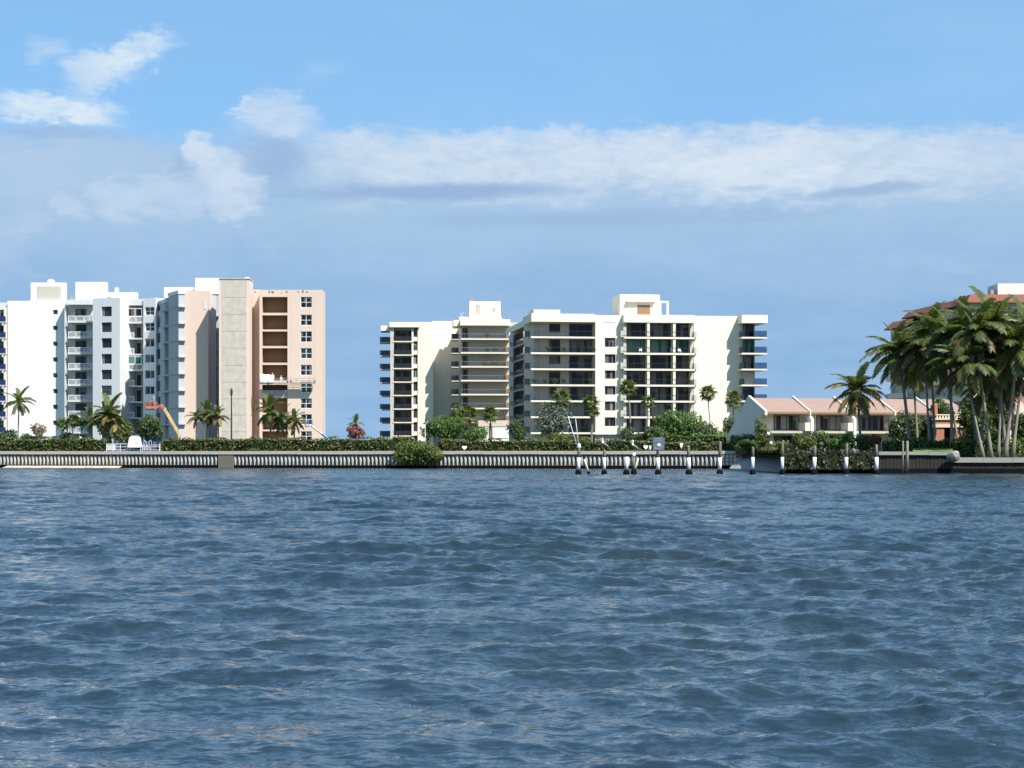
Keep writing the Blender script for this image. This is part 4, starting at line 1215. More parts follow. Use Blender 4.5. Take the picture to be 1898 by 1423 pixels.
def blob_points(blobs, n, seed, shell=0.62, gap=0.42):
    """points in the outer shell of several lumpy ellipsoids, with gaps between clumps"""
    rs = np.random.RandomState(seed)
    bl = np.array(blobs, float)
    wgt = (bl[:, 3] * bl[:, 4] + bl[:, 3] * bl[:, 5] + bl[:, 4] * bl[:, 5]); wgt /= wgt.sum()
    m = int(n * 2.2)
    w = rs.choice(len(bl), m, p=wgt)
    d = rs.normal(0, 1, (m, 3)); d /= np.linalg.norm(d, axis=1)[:, None]
    r = rs.uniform(shell, 1.0, m) ** 0.7
    lump = 1 + 0.16 * np.sin(d[:, 0] * 5 + w) * np.sin(d[:, 2] * 6 + w * 2) + 0.10 * np.sin(d[:, 1] * 9 + d[:, 2] * 7)
    p = bl[w, :3] + d * bl[w, 3:] * (r * lump)[:, None]
    sc_ = 2.2 / max(bl[:, 3].mean(), .4)
    h = np.sin(p[:, 0] * sc_ * 1.7 + seed) + np.sin(p[:, 1] * sc_ * 1.9 + 2 * seed) + np.sin(p[:, 2] * sc_ * 2.1 + seed * .7) + 0.7 * np.sin(p[:, 0] * sc_ * 4.1 + p[:, 2] * sc_ * 3.7)
    keep = (h > -3.7 + 5.0 * gap * 0.5) | (rs.uniform(0, 1, m) < 0.35)
    p, d = p[keep][:n], d[keep][:n]
    d = d + np.array([0, 0, 0.45])
    return p, d


def shrub(name, label, cat, px, Y, py_top, py_bot, rx_px, mat, seed, n=900, leaf=0.17, lumps=6, group=None, trunk=False, core=True, ground=None, shape=1.0, gap=.42):
    if px < 1366 and ground is None: Y = max(Y, wall_pt(px, 5.6).y)
    s = F / Y
    g = G0 - .15 if ground is None else ground
    x0, _ = W(px, Y)
    root = thing(name, label, cat, (x0, Y, g), group)
    zt, zb = Zp(py_top, Y) - g, Zp(py_bot, Y) - g
    zb = max(zb, 0.05)
    rx = rx_px / s; hz = (zt - zb) / 2; zc = (zt + zb) / 2
    rs = np.random.RandomState(seed)
    blobs = [(0, 0, zc, rx * .72, rx * .6, hz * .82)]
    for i in range(lumps):
        a = 2 * math.pi * (i + rs.uniform(-.3, .3)) / lumps
        e = rs.uniform(-.55, .75)
        k = rs.uniform(.34, .5)
        blobs.append((math.cos(a) * rx * (1 - k) * math.sqrt(max(.1, 1 - e * e * shape)), math.sin(a) * rx * .7 * (1 - k), zc + e * hz * (1 - k * .8), rx * k, rx * k, hz * k * 1.05))
    p, d = blob_points(blobs, n, seed, gap=gap)
    p[:, 2] = np.maximum(p[:, 2], .02)
    put('crown' if trunk else 'foliage', leaf_mesh('foliage', mat, p, d, leaf, seed), root)
    mb = MB()
    if trunk:
        r = max(.07, rx * .07)
        mb.tube([(0, 0, -.2), (.1 * rx, 0, zb * .6), (0, 0, zc)], [r * 1.3, r, r * .5], 7)
        for i in range(4):
            a = i * 1.7 + seed; mb.tube([(0, 0, zb * .7 + .1), (math.cos(a) * rx * .3, math.sin(a) * rx * .3, zc * .9), (math.cos(a) * rx * .55, math.sin(a) * rx * .5, zc + hz * .4)], [r * .6, r * .4, r * .15], 5)
        mb.build('trunk', 'bark', root, smooth=True)
    else:
        for i in range(5):
            a = i * 1.25 + seed; mb.tube([(math.cos(a) * .06, math.sin(a) * .06, -.15), (math.cos(a) * rx * .25, math.sin(a) * rx * .2, zc * .7), (math.cos(a) * rx * .5, math.sin(a) * rx * .4, zc + hz * .3)], [.045, .035, .015], 5)
        mb.build('stem', 'bark', root, smooth=True)
    return root


def hedge(label, pxa, pxb, Ya, Yb, py_top, z_bot, depth, mat, seed, leaf=0.15, dens=26, group='clipped hedges along the shore', lumpy=1.4):
    A, B = Vector(W(pxa, Ya)), Vector(W(pxb, Yb)); L = (B - A).length
    root = thing('hedge', label, 'hedge', (A.x, A.y, z_bot), group, math.atan2((B - A).y, (B - A).x))
    hgt = Zp(py_top, (Ya + Yb) / 2) - z_bot
    rs = np.random.RandomState(seed)
    area = L * (hgt * 1.3 + depth)
    n = int(area * dens)
    u = rs.uniform(0, L, n); k = rs.uniform(0, 1, n)
    front = k < hgt / (hgt + depth * .8)
    lump = 0.10 * np.sin(u * 1.3 + seed) + 0.08 * np.sin(u * 3.1 + 2 * seed) + 0.05 * np.sin(u * 7.3); lump = lump * lumpy
    zz = np.where(front, rs.uniform(0, 1, n) * hgt, hgt + lump + rs.normal(0, .05, n))
    yy = np.where(front, rs.normal(0.02, .07, n) + .5 * lump * np.sin(zz * 3 + u), rs.uniform(0, depth, n))
    p = np.stack([u, yy, zz], 1)
    d = np.where(front[:, None], np.array([0, -1, .35]), np.array([0, -.25, 1.0]))
    put('foliage', leaf_mesh('foliage', mat, p, d, leaf, seed), root)
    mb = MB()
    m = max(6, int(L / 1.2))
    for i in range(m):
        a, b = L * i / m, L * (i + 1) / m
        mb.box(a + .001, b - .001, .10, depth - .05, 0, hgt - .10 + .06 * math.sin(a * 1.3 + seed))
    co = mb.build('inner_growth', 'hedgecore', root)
    return root


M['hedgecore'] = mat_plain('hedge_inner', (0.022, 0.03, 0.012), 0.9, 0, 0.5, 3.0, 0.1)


# ------------------------------------------------------------------ palms
def frond_mesh(L, e0, droop, mat, seed, hang=0.45, leaf=0.22, nl=19, width=.055):
    rs = random.Random(seed)
    mb = MB(); K = 12
    pts = [Vector((0, 0, 0))]; e = R_(e0); sway = rs.uniform(-.25, .25)
    dirs = []
    for i in range(K):
        t = i / K
        a = e - R_(droop) * (t ** 1.15)
        d = Vector((math.cos(a), sway * t * .5, math.sin(a))).normalized(); dirs.append(d)
        pts.append(pts[-1] + d * (L / K))
    rad = [0.030 * (1 - .85 * i / K) for i in range(K + 1)]
    mb.tube(pts[::3], rad[::3], 3, False)
    def at(t):
        f = min(t * K, K - 1e-6); i = int(f); return pts[i].lerp(pts[i + 1], f - i), dirs[i]
    for i in range(nl):
        t = .13 + .87 * (i + .5) / nl
        p, d = at(t)
        side = d.cross(Vector((0, 0, 1)))
        if side.length < .1: side = Vector((0, 1, 0))
        side.normalize(); up = side.cross(d)
        ll = L * leaf * (math.sin(math.pi * min(1, .12 + t * .80)) ** .6) * rs.uniform(.85, 1.15)
        for sg in (-1, 1):
            dd = (side * sg * .85 + d * .55 + up * .15 + Vector((0, 0, -hang)) * rs.uniform(.6, 1.4)).normalized()
            q = p + dd * ll * .5; w = d * width * L / 3.2
            tip = p + dd * ll + Vector((0, 0, -hang * ll * .35))
            b = len(mb.v)
            mb.v += [tuple(p - w * .6), tuple(p + w * .6), tuple(q + w), tuple(tip), tuple(q - w)]
            mb.f.append((b, b + 1, b + 2, b + 3, b + 4)); mb.mi.append(0)
    me = bpy.data.meshes.new('frond'); me.from_pydata(mb.v, [], mb.f); me.materials.append(M[mat])
    at_ = me.attributes.new('tint', 'FLOAT', 'FACE')
    at_.data.foreach_set('value', [rs.uniform(0, 1) for _ in mb.f]); me.update()
    return me


FR = {}
def frond_set(mat):
    if mat not in FR:
        FR[mat] = [frond_mesh(1.0, e0, dr, mat, i * 3 + len(mat), hang=h, nl=28, width=.066) for i, (e0, dr, h) in enumerate(
            ((82, 50, .15), (62, 75, .3), (42, 85, .4), (22, 80, .55), (2, 75, .6), (-22, 55, .5), (-48, 35, .3)))]
    return FR[mat]


def fan_mesh(mat, seed):
    """a fan palm leaf: stalk and a fan of folded blades drooping at the tips"""
    rs = random.Random(seed); mb = MB()
    mb.tube([(0, 0, 0), (.28, 0, .03), (.5, 0, 0)], [.018, .013, .01], 3, False)
    c = Vector((.5, 0, 0)); n = 15
    for i in range(n):
        a = R_(-125 + 250 * i / (n - 1)); l = (.5 - .12 * abs(i - n // 2) / (n // 2)) * rs.uniform(.85, 1.1)
        d = Vector((math.cos(a), math.sin(a), 0)); s = Vector((-math.sin(a), math.cos(a), 0)) * .055
        m = c + d * l * .55 + Vector((0, 0, .015)); t = c + d * l + Vector((0, 0, -.16 * rs.uniform(.5, 1.6)))
        b = len(mb.v); mb.v += [tuple(c), tuple(m + s), tuple(t), tuple(m - s)]
        mb.f.append((b, b + 1, b + 2, b + 3)); mb.mi.append(0)
    me = bpy.data.meshes.new('frond'); me.from_pydata(mb.v, [], mb.f); me.materials.append(M[mat])
    at_ = me.attributes.new('tint', 'FLOAT', 'FACE'); at_.data.foreach_set('value', [rs.uniform(0, 1) for _ in mb.f]); me.update()
    return me
FANS = {}


PAL = random.Random(21)
def palm(label, bpx, cpx, cpy, Y, L, n, seed, kind='coconut', group=None, ground=None, bend=0.0, r=0.16, yellow=0.1, dry=0.12, mat='frond', droopy=0.0, wind=0.0, name='palm_tree', Yc=None):
    rs = random.Random(seed)
    if bpx < 1366 and ground is None: Y = max(Y, wall_pt(bpx, 5.4).y)
    g = G0 - .15 if ground is None else ground
    bx, by = W(bpx, Y)
    top = P3(cpx, cpy, Yc or Y)
    root = thing(name, label, 'palm', (bx, by, g), group)
    t = Vector((top.x - bx, top.y - by, top.z - g))
    pts, rad = [], []
    for i in range(9):
        f = i / 8
        p = t * f + Vector((bend * math.sin(math.pi * f), 0, 0)) * t.length * .5
        pts.append(p); rad.append(r * (1.55 - .75 * min(1, f * 6)) * (1 - .25 * f) if f < .17 else r * (.8 - .22 * f))
    pts[0].z = -.3
    mb = MB(); mb.tube(pts, rad, 8); mb.build('trunk', 'trunk', root, smooth=True)
    crown = Vector(t)
    if kind == 'coconut':
        for i in range(n):
            f = (i + .5) / n
            k = min(6, max(0, f * 6.2 + rs.uniform(-.5, .5) + droopy))
            m = mat
            if k > 4.6 and rs.random() < dry * 3: m = 'fronda'
            elif k > 3.6 - 1.3 * yellow and rs.random() < yellow * 2: m = 'frondy'
            me = frond_set(m)[int(k)]
            az = i * 2.39996 + rs.uniform(-.25, .25)
            if wind and math.cos(az - math.pi) < -.2 and rs.random() < wind: az += rs.choice((-1, 1)) * 1.1
            o = put('frond', me, root, tuple(crown + Vector((0, 0, rs.uniform(-.12, .1)))), az)
            s = L * rs.uniform(.85, 1.12) * (1.0 if k < 5 else .9)
            o.scale = (s, s, s)
            o.rotation_euler.x = rs.uniform(-.25, .25)
        mb = MB()
        for i in range(5):
            a = i * 1.26; c = crown + Vector((math.cos(a) * .22, math.sin(a) * .22, -.28))
            mb.tube([c + Vector((0, 0, .15)), c + Vector((0, 0, .05)), c - Vector((0, 0, .1)), c - Vector((0, 0, .18))], [.03, .12, .11, .03], 6)
        mb.build('coconut_cluster', 'wood', root, smooth=True)
    else:
        if mat not in FANS: FANS[mat] = [fan_mesh(mat, 3), fan_mesh(mat, 8), fan_mesh('fronda', 5)]
        for i in range(n):
            el = R_(80 - 135 * ((i + .5) / n) + rs.uniform(-10, 10)); az = i * 2.39996
            o = put('frond', FANS[mat][2 if el < R_(-35) and rs.random() < .6 else rs.randrange(2)], root, tuple(crown), 0)
            o.rotation_euler = (rs.uniform(-.5, .5), -el, az)
            s = L * rs.uniform(.85, 1.15); o.scale = (s, s, s)
    return root


# gardens before the left blocks
YG = 232
GP = 'palms in the garden behind the seawall'
palm('tall coconut palm standing before the blank white wall at the far left', 33, 35, 745, 236, 2.3, 20, 31, droopy=.6, group=GP, r=.13)
palm('bushy palm with its crown against the white block, beside the salmon shrub gap', 198, 202, 768, 236, 2.9, 22, 32, group=GP, r=.14, mat='frond')
palm('shorter dark palm leaning left of the bushy palm before the white block', 172, 170, 782, 234, 2.2, 16, 33, group=GP, r=.12)
palm('low palm filling the gap between bushy palm and yellow green shrub', 214, 213, 785, 233, 2.2, 16, 34, group=GP, r=.12)
palm('small dark fan palm farther from the white wall edge, right of the pair', 134, 135, 782, 231, 1.15, 20, 35, 'fan', GP, r=.08)
palm('small dark fan palm nearer the blank white wall, left of the pair', 113, 115, 788, 230, 1.05, 20, 36, 'fan', GP, r=.08)
palm('thin palm on the left side before the pink wall', 362, 364, 773, 236, 1.5, 15, 37, group=GP, r=.08, droopy=.6)
palm('thick palm with full round crown before the shaded recess of the pink block', 383, 384, 768, 236, 1.9, 20, 38, group=GP, r=.15)
palm('thick yellowing palm just left of the dark lamp post', 403, 402, 771, 235, 1.9, 20, 39, group=GP, r=.15, yellow=.4)
palm('tallest palm below the gutted balconies of the pink block', 501, 501, 763, 236, 2.5, 22, 40, group=GP, r=.13)
palm('middle palm below the gutted balconies, with hanging fronds', 523, 521, 778, 235, 2.2, 20, 41, group=GP, r=.11, droopy=.6)
palm('right palm of the three below the gutted balconies, yellowing', 545, 546, 779, 234, 2.0, 20, 42, group=GP, r=.12, droopy=.5, yellow=.3)
palm('small dark palm top above the red flowering shrub in the gap between blocks', 659, 659, 785, 238, 1.35, 16, 43, group=GP, r=.09, mat='frond')
# gardens before the cream blocks
palm('small brown skirted fan palm behind the big green shrub', 868, 866, 770, 240, 1.7, 24, 44, 'fan', GP, r=.12)
palm('dark fan palm on a reddish trunk before the pale garden wall', 909, 909, 768, 238, 1.3, 26, 45, 'fan', GP, r=.11)
palm('fan palm rising over the silver leaved tree', 1043, 1041, 741, 240, 1.6, 24, 46, 'fan', GP, r=.12)
palm('rough fan palm before the left edge of the white window pier', 1096, 1096, 747, 238, 1.35, 30, 47, 'fan', GP, r=.13)
palm('lower fan palm crown on the same rough trunk line before the white pier', 1097, 1099, 762, 237, 1.1, 20, 48, 'fan', GP, r=.10)
palm('tall fan palm at the left edge of the glazed balconies', 1169, 1164, 720, 240, 1.35, 26, 49, 'fan', GP, r=.13, bend=.03)
palm('thin green palm before the glazed balconies', 1199, 1201, 747, 239, 1.1, 18, 50, 'fan', GP, r=.07)
palm('slender fan palm with curved bare trunk against the blank cream wall', 1326, 1312, 729, 238, 1.25, 24, 51, 'fan', GP, r=.10, bend=-.045)
palm('fan palm at the right edge of the blank cream wall, beside the town house gable', 1357, 1360, 740, 238, 1.35, 26, 52, 'fan', GP, r=.12)

GS = 'shrubs and small trees in the gardens'
shrub('shrub', 'dark green shrub at the foot of the tall left palm', 'shrub', 14, 230, 792, 830, 26, 'dgreen', 61, 900, .16, group=GS)
shrub('shrub', 'salmon flowering shrub before the blank white wall', 'shrub', 71, 231, 781, 812, 17, 'salmon', 62, 420, .15, group=GS, gap=.7)
shrub('shrub', 'low green shrub beside the salmon flowering shrub', 'shrub', 50, 230, 799, 826, 15, 'green', 63, 420, .14, group=GS)
shrub('shrub', 'loose yellow green shrub left of the white kiosk box', 'shrub', 225, 231, 771, 828, 25, 'ygreen', 64, 620, .20, group=GS, gap=.75)
shrub('tree', 'round dark green tree before the orange boom lift', 'tree', 280, 231, 763, 822, 28, 'dgreen', 65, 1500, .17, group=GS, trunk=True)
shrub('tree', 'dark tree behind the bushy palm before the white block', 'tree', 203, 240, 745, 815, 26, 'dgreen', 66, 1100, .18, group=GS, trunk=True)
shrub('shrub', 'dark low shrub under the small fan palm pair', 'shrub', 128, 232, 800, 822, 20, 'dgreen', 67, 420, .15, group=GS)
shrub('shrub', 'red flowering shrub in the gap between the pink and cream blocks', 'shrub', 659, 237, 788, 816, 20, 'red', 68, 620, .16, group=GS)
shrub('tree', 'large bright green tree before the left cream block', 'tree', 826, 234, 764, 822, 43, 'green', 69, 2300, .19, group=GS, trunk=True, lumps=9)
shrub('shrub', 'low bright green shrub right of the large green tree', 'shrub', 882, 232, 788, 822, 26, 'green', 70, 1000, .17, group=GS)
shrub('tree', 'dark narrow tree behind the large green tree', 'tree', 848, 242, 747, 790, 15, 'dgreen', 71, 420, .17, group=GS, trunk=True)
shrub('shrub', 'dark shrub left edge of the large green tree behind the white post', 'shrub', 792, 233, 772, 822, 14, 'dgreen', 72, 420, .15, group=GS)
shrub('tree', 'silver leaved tree before the cream balconies', 'tree', 1024, 235, 738, 822, 37, 'silver', 73, 2100, .17, group=GS, trunk=True, lumps=9, gap=.7)
shrub('shrub', 'olive shrub at the foot of the silver leaved tree', 'shrub', 1040, 231, 799, 826, 30, 'hedge', 74, 700, .15, group=GS)
shrub('shrub', 'dark shrub in the corner behind the pale garden wall', 'shrub', 957, 236, 772, 822, 20, 'dgreen', 75, 700, .16, group=GS, gap=.65)
shrub('shrub', 'grey green shrub under the tall fan palm by the glazed balconies', 'shrub', 1162, 233, 789, 824, 15, 'dgreen', 76, 480, .15, group=GS)
shrub('tree', 'broad dark green spreading tree before the glazed balconies', 'tree', 1258, 232, 752, 826, 50, 'green', 77, 3200, .19, group=GS, trunk=True, lumps=11)
shrub('tree', 'low right arm of dark foliage beside the broad spreading tree', 'tree', 1302, 231, 778, 826, 32, 'dgreen', 78, 1300, .18, group=GS, trunk=True, lumps=7)
shrub('shrub', 'olive shrub under the left side of the broad spreading tree', 'shrub', 1213, 230, 785, 826, 22, 'dgreen', 79, 800, .17, group=GS)
shrub('tree', 'small dark tree beside the town house gable', 'tree', 1354, 234, 770, 822, 20, 'dgreen', 80, 900, .16, group=GS, trunk=True)
shrub('shrub', 'low olive shrub at the foot of the blank cream wall', 'shrub', 1338, 230, 797, 824, 30, 'hedge', 81, 700, .15, group=GS)
shrub('shrub', 'dark low shrub between the pier and the glazed balconies', 'shrub', 1190, 231, 800, 826, 20, 'dgreen', 82, 500, .15, group=GS)
shrub('shrub', 'olive shrub between silver tree and white pier', 'shrub', 1078, 231, 806, 828, 20, 'hedge', 83, 420, .14, group=GS)
# mangrove hanging over the seawall
mg = wall_pt(770, -0.5)
shrub('mangrove_bush', 'mangrove bush growing out of the water against the seawall', 'bush', 772, mg.y, 814, 866, 48, 'mangrove', 84, 3400, .16, lumps=11, ground=-.1, gap=.35)
shrub('mangrove_bush', 'olive side of the mangrove bush, spreading right along the seawall', 'bush', 800, mg.y - .4, 822, 864, 24, 'mangrove', 85, 1200, .15, lumps=6, ground=-.1)
# before the town houses
GT = 'shrubs before the town houses'
def tshrub(label, px, Y, t, b, rx, mat, seed, n, leaf=.13, trunk=False, **k):
    return shrub('tree' if trunk else 'shrub', label, 'tree' if trunk else 'shrub', px, Y, t, b, rx, mat, seed, n, leaf, group=GT, trunk=trunk, **k)
tshrub('yellow green papaya like tree against the grey gable wall', 1412, 190, 771, 836, 17, 'ygreen', 91, 520, .17, True, gap=.8)
tshrub('dark green clipped shrub at the foot of the gable, left of the white pilings', 1386, 192, 812, 840, 20, 'dgreen', 92, 900)
hedge('dark hedge at the foot of the grey gable wall, above the concrete ramp', 1362, 1450, 207.5, 181, 824, 1.6, 1.2, 'hedge', 140)
hedge('taller dark hedge against the lower end of the grey gable wall', 1353, 1392, 214.2, 208.6, 808, 1.6, .9, 'hedgeg', 141)
tshrub('low yellow green shrub before the first ground floor window', 1432, 183, 826, 842, 24, 'ygreen', 93, 600)
tshrub('brownish green shrub below the first town house fin', 1490, 182, 800, 846, 26, 'mangrove', 94, 1100)
tshrub('tall olive shrub before the second town house', 1520, 184, 788, 840, 22, 'dgreen', 95, 900)
tshrub('broad green shrub between second and third town house', 1562, 183, 800, 845, 30, 'green', 96, 1300)
tshrub('dark shrub below the third town house window', 1608, 182, 804, 842, 30, 'dgreen', 97, 1300)
tshrub('reddish flowering shrub beside the dark shrub of the third town house', 1622, 176, 806, 824, 13, 'red', 98, 320)
tshrub('dense dark tree behind the leftmost tall palm trunk', 1678, 190, 752, 836, 34, 'dgreen', 102, 2100, .17, True, lumps=8)
tshrub('dark tree between the town house roof and the terracotta house', 1712, 192, 770, 836, 26, 'dgreen', 103, 1500, .17, True)
tshrub('green tree above the balustrade of the terracotta house', 1745, 190, 735, 790, 24, 'dgreen', 104, 1100, .17, True)
for i, (px, t, rx, lb) in enumerate(((1806, 722, 34, 'very dark tree right of the terracotta columns'), (1848, 715, 32, 'very dark tree in the shade behind the leaning trunks'), (1900, 760, 26, 'dark tree at the right edge behind the trunks'))):
    tshrub(lb, px, 178 + i, t, 838, rx, 'dgreen', 105 + i, 2200, .17, True, lumps=8, ground=1.25)

# hedges
Z1 = 1.90
yw = lambda px, b: wall_pt(px, b).y
hedge('long dark green hedge on the seawall left of the white kiosk box', -90, 197, yw(-90, 3), yw(197, 3), 814.5, 1.75, 1.6, 'hedge', 111)
hedge('long reddish green hedge on the seawall before the pink block', 299, 724, yw(299, 3), yw(724, 3), 814, 1.75, 1.6, 'hedge', 112)
hedge('olive hedge on the seawall right of the mangrove bush', 812, 1045, yw(812, 3), yw(1045, 3), 816.5, 1.75, 1.6, 'hedge', 113)
hedge('dark olive hedge on the seawall behind the perched pelicans', 1046, 1205, yw(1046, 3), yw(1205, 3), 817, 1.75, 1.6, 'hedge', 114)
hedge('lower front hedge with reddish foot right of the blue sign', 1206, 1362, yw(1206, 3), yw(1362, 3), 820, 1.75, 1.2, 'hedge', 115)
hedge('upper back hedge, higher step behind the lower front hedge', 1240, 1368, yw(1240, 6), yw(1368, 6), 807.5, 1.75, 1.6, 'hedgeg', 116)
hedge('green low hedge filling the gap left of the mangrove bush', 700, 760, yw(700, 4.5), yw(760, 4.5), 812, 1.75, 1.6, 'mangrove', 117)
for i, (a, b, tp, lb) in enumerate(((1453, 1505, 836, 'overgrown dark bank of brown green roots behind the left pilings'), (1504, 1572, 833, 'overgrown dark bank hanging to the water behind the middle pilings'), (1571, 1627, 835, 'overgrown dark bank of brown stems before the bulkhead corner'))):
    o = hedge(lb, a, b, 160.9, 160.9, tp, .35, .7, 'bankleaf', 121 + i, .12, 36, 'overgrown banks by the pilings', 2.6); o.name = 'overgrown_bank'; o['category'] = 'bank'
hedge('bright green hedge above the raised grey cap', 1640, 1764, 168, 168, 815, 1.6, 1.4, 'hedgeg', 118, .12, 40)
hedge('green hedge behind the leaning palm trunks at the right', 1766, 1960, 167, 167, 817, 1.3, 1.6, 'hedgeg', 119, .12, 40)

# tall coconut palms on the right shore
GR = 'tall coconut palms on the right shore'
def rp(label, b, c, cy, Y, L, n, seed, **k):
    k.setdefault('wind', .5); k.setdefault('droopy', .75); n += 7; L *= 0.98; cy += 7
    return palm(label, b, c, cy, Y, L, n, seed, group=GR, **k)
rp('leftmost tall palm, its crown clear against the sky', 1687, 1664, 648, 172, 3.5, 25, 121, bend=.03, r=.20)
rp('short palm with yellowing fronds over the town house roof', 1597, 1589, 718, 186, 3.1, 24, 122, yellow=.9, dry=.1, r=.17, ground=1.6)
rp('slim palm with a straight thin trunk left of the terracotta columns', 1724, 1713, 640, 170, 3.4, 24, 123, r=.15, ground=1.6)
rp('palm whose white based trunk crosses the terracotta porch', 1765, 1760, 618, 168, 3.7, 26, 124, r=.18, ground=1.6)
rp('leaning palm, left of the clump on the low bulkhead', 1823, 1790, 672, 163.5, 3.6, 25, 125, r=.16, ground=1.35, bend=-.02)
rp('second leaning palm of the clump, crown below the red roof edge', 1838, 1806, 612, 164, 3.7, 26, 126, r=.16, ground=1.35)
rp('palm with forward bowed trunk in the middle of the clump', 1866, 1840, 597, 165, 3.8, 26, 127, r=.17, ground=1.35)
rp('tall palm behind the clump reaching the red roof edge', 1812, 1790, 598, 173, 3.4, 24, 128, r=.17, ground=1.35)
rp('thick palm trunk at the right of the clump', 1862, 1884, 640, 164, 3.7, 26, 129, r=.20, ground=1.35, bend=.02)
rp('right edge palm with crown cut by the picture edge', 1876, 1905, 606, 167, 3.7, 26, 130, r=.18, ground=1.35)
rp('low palm with hanging dry fronds right of the clump', 1880, 1872, 700, 169, 3.3, 22, 131, dry=.4, yellow=.3, r=.17, ground=1.35)
rp('palm behind the leftmost tall palm, crown merging with its neighbours', 1702, 1692, 668, 182, 3.3, 22, 132, r=.16, ground=1.6)
rp('low drooping palm before the dark trees at the right', 1815, 1828, 715, 172, 3.0, 20, 133, r=.15, ground=1.35)
rp('palm of the clump with its crown low between the leaning trunks', 1850, 1858, 668, 166, 3.5, 24, 135, r=.16, ground=1.35)
rp('palm crown in the thick of the grove, left of the leaning clump', 1780, 1748, 655, 176, 3.4, 24, 136, r=.15, ground=1.5)
rp('palm crown between the slim palm and the leftmost tall palm', 1735, 1722, 600, 178, 3.2, 22, 137, r=.15, ground=1.6)
rp('palm standing past the picture edge, fronds reaching in', 1920, 1930, 650, 168, 3.7, 22, 134, r=.18, ground=1.35)

# ------------------------------------------------------------------ pilings of the lost dock
YP = 154
GPI = 'old dock pilings standing in the water'
def piling(label, px, top, Y=YP, sleeve=(848, 871), lean=0.0, r=.125, cap=False, sleeve_on=True, upper='wood'):
    x, y = W(px, Y); k = F / Y
    root = thing('piling', label, 'piling', (x, y, 0), GPI)
    z0, z1, z2 = Zp(sleeve[1], Y), Zp(sleeve[0], Y), Zp(top, Y)
    rs = random.Random(int(px)); lean = lean or rs.uniform(-.035, .035); r *= rs.uniform(.88, 1.15)
    def pt(z): return (lean * z, rs.uniform(-.01, .01), z)
    mb = MB(); mb.tube([pt(-1.2), pt(0.06), pt(min(z0, .42) * .7), pt(min(z0, .42) + .03)], [r * 2.0, r * 2.1, r * 1.95, r * 1.3], 9); mb.build('growth_collar', 'growth', root, smooth=True)
    if sleeve_on:
        mb = MB(); mb.tube([pt(z0 - .02), pt((z0 + z1) / 2), pt(z1)], [r * 1.12, r * 1.10, r * 1.12], 10); mb.build('sleeve', 'sleeve', root, smooth=True)
    mb = MB(); zz = [.2 if z0 > .6 else z1 - .05, (z1 + z2) / 2, z2 - .08, z2]
    mb.tube([pt(z) for z in zz], [r, r * .95, r * .88, r * .70], 9); mb.build('post', upper, root, smooth=True)
    if cap:
        mb = MB(); mb.tube([pt(z2 - .12), pt(z2 + .05), pt(z2 + .22)], [r * 1.25, r * 1.2, r * .25], 9); mb.build('cap', 'sleeve', root)
    return root
piling('piling with a white cap and two thin poles leaning on it', 1072, 826, cap=True)
piling('piling under the left pelican', 1120, 833)
piling('short white sleeved piling left of the right pelican', 1161, 846, sleeve=(847, 871))
piling('dark slim piling under the right pelican', 1175, 838, sleeve=(839, 846), r=.11)
piling('piling carrying the faded blue sign', 1220, 833)
piling('piling next right of the faded blue sign', 1277, 826)
piling('piling with a pale green top before the end of the long seawall', 1334, 818)
piling('piling before the concrete ramp', 1395, 828, sleeve=(847, 870))
piling('tall piling with pale grey top right of the concrete ramp', 1450, 819, sleeve=(847, 870))
piling('piling before the brown overgrown bank', 1509, 826, sleeve=(847, 869))
piling('piling with a pale top before the dark green bank', 1568, 822, sleeve=(847, 869))
piling('piling at the corner where the raised grey cap starts', 1625, 824, sleeve=(847, 871))
def grey_pile(label, px, top, r):
    x, y = W(px, 157.5); root = thing('piling', label, 'piling', (x, y, 0), GPI)
    mb = MB(); mb.tube([(0, 0, -1.2), (0, 0, .25)], [r * 1.3, r * 1.2], 8); mb.build('growth_collar', 'growth', root, smooth=True)
    z2 = Zp(top, 157.5); mb = MB(); mb.tube([(0, 0, .2), (.02, 0, z2 * .6), (.03, 0, z2 - .05), (.03, 0, z2)], [r, r, r * .9, r * .7], 8); mb.build('post', 'trunk', root, smooth=True)
grey_pile('bare grey piling of a pair against the raised grey cap, thicker right one', 1681, 817, .125)
grey_pile('bare grey piling of a pair against the raised grey cap, thinner left one', 1673, 817, .08)
# broken leaning piles
for (a, b, lb) in (((1083, 851), (1092, 878), 'broken white brace leaning right of the capped piling'), ((1183, 849), (1174, 876), 'broken pale brace leaning beside the right pelican piling')):
    p, q = P3(a[0], a[1], YP + .6), P3(b[0], b[1], YP + .6)
    root = thing('broken_brace', lb, 'brace', (q.x, q.y, 0), 'broken dock braces')
    d = p - Vector((q.x, q.y, 0)); dn = d.normalized()
    mb = MB(); mb.tube([dn * -.8, dn * .25], [.13, .12], 8); mb.build('growth_collar', 'growth', root, smooth=True)
    mb = MB(); mb.tube([dn * .2, d * .6, d], [.085, .085, .07], 8); mb.build('brace', 'pile', root, smooth=True)
for (a, b, lb) in (((1053, 772), (1069, 824), 'thin pale pole leaning left from the capped piling'), ((1067, 776), (1072, 822), 'thin pale pole rising almost upright from the capped piling')):
    p, q = P3(a[0], a[1], YP), P3(b[0], b[1], YP - .12)
    mb = MB(); c = Vector(q); mb.tube([Vector((0, 0, 0)), (p - c) * .5, p - c], [.032, .028, .02], 6)
    o = mb.build('pole', 'frame', None, tuple(c), smooth=True); tag(o, lb, 'pole', 'thin poles on the capped piling')


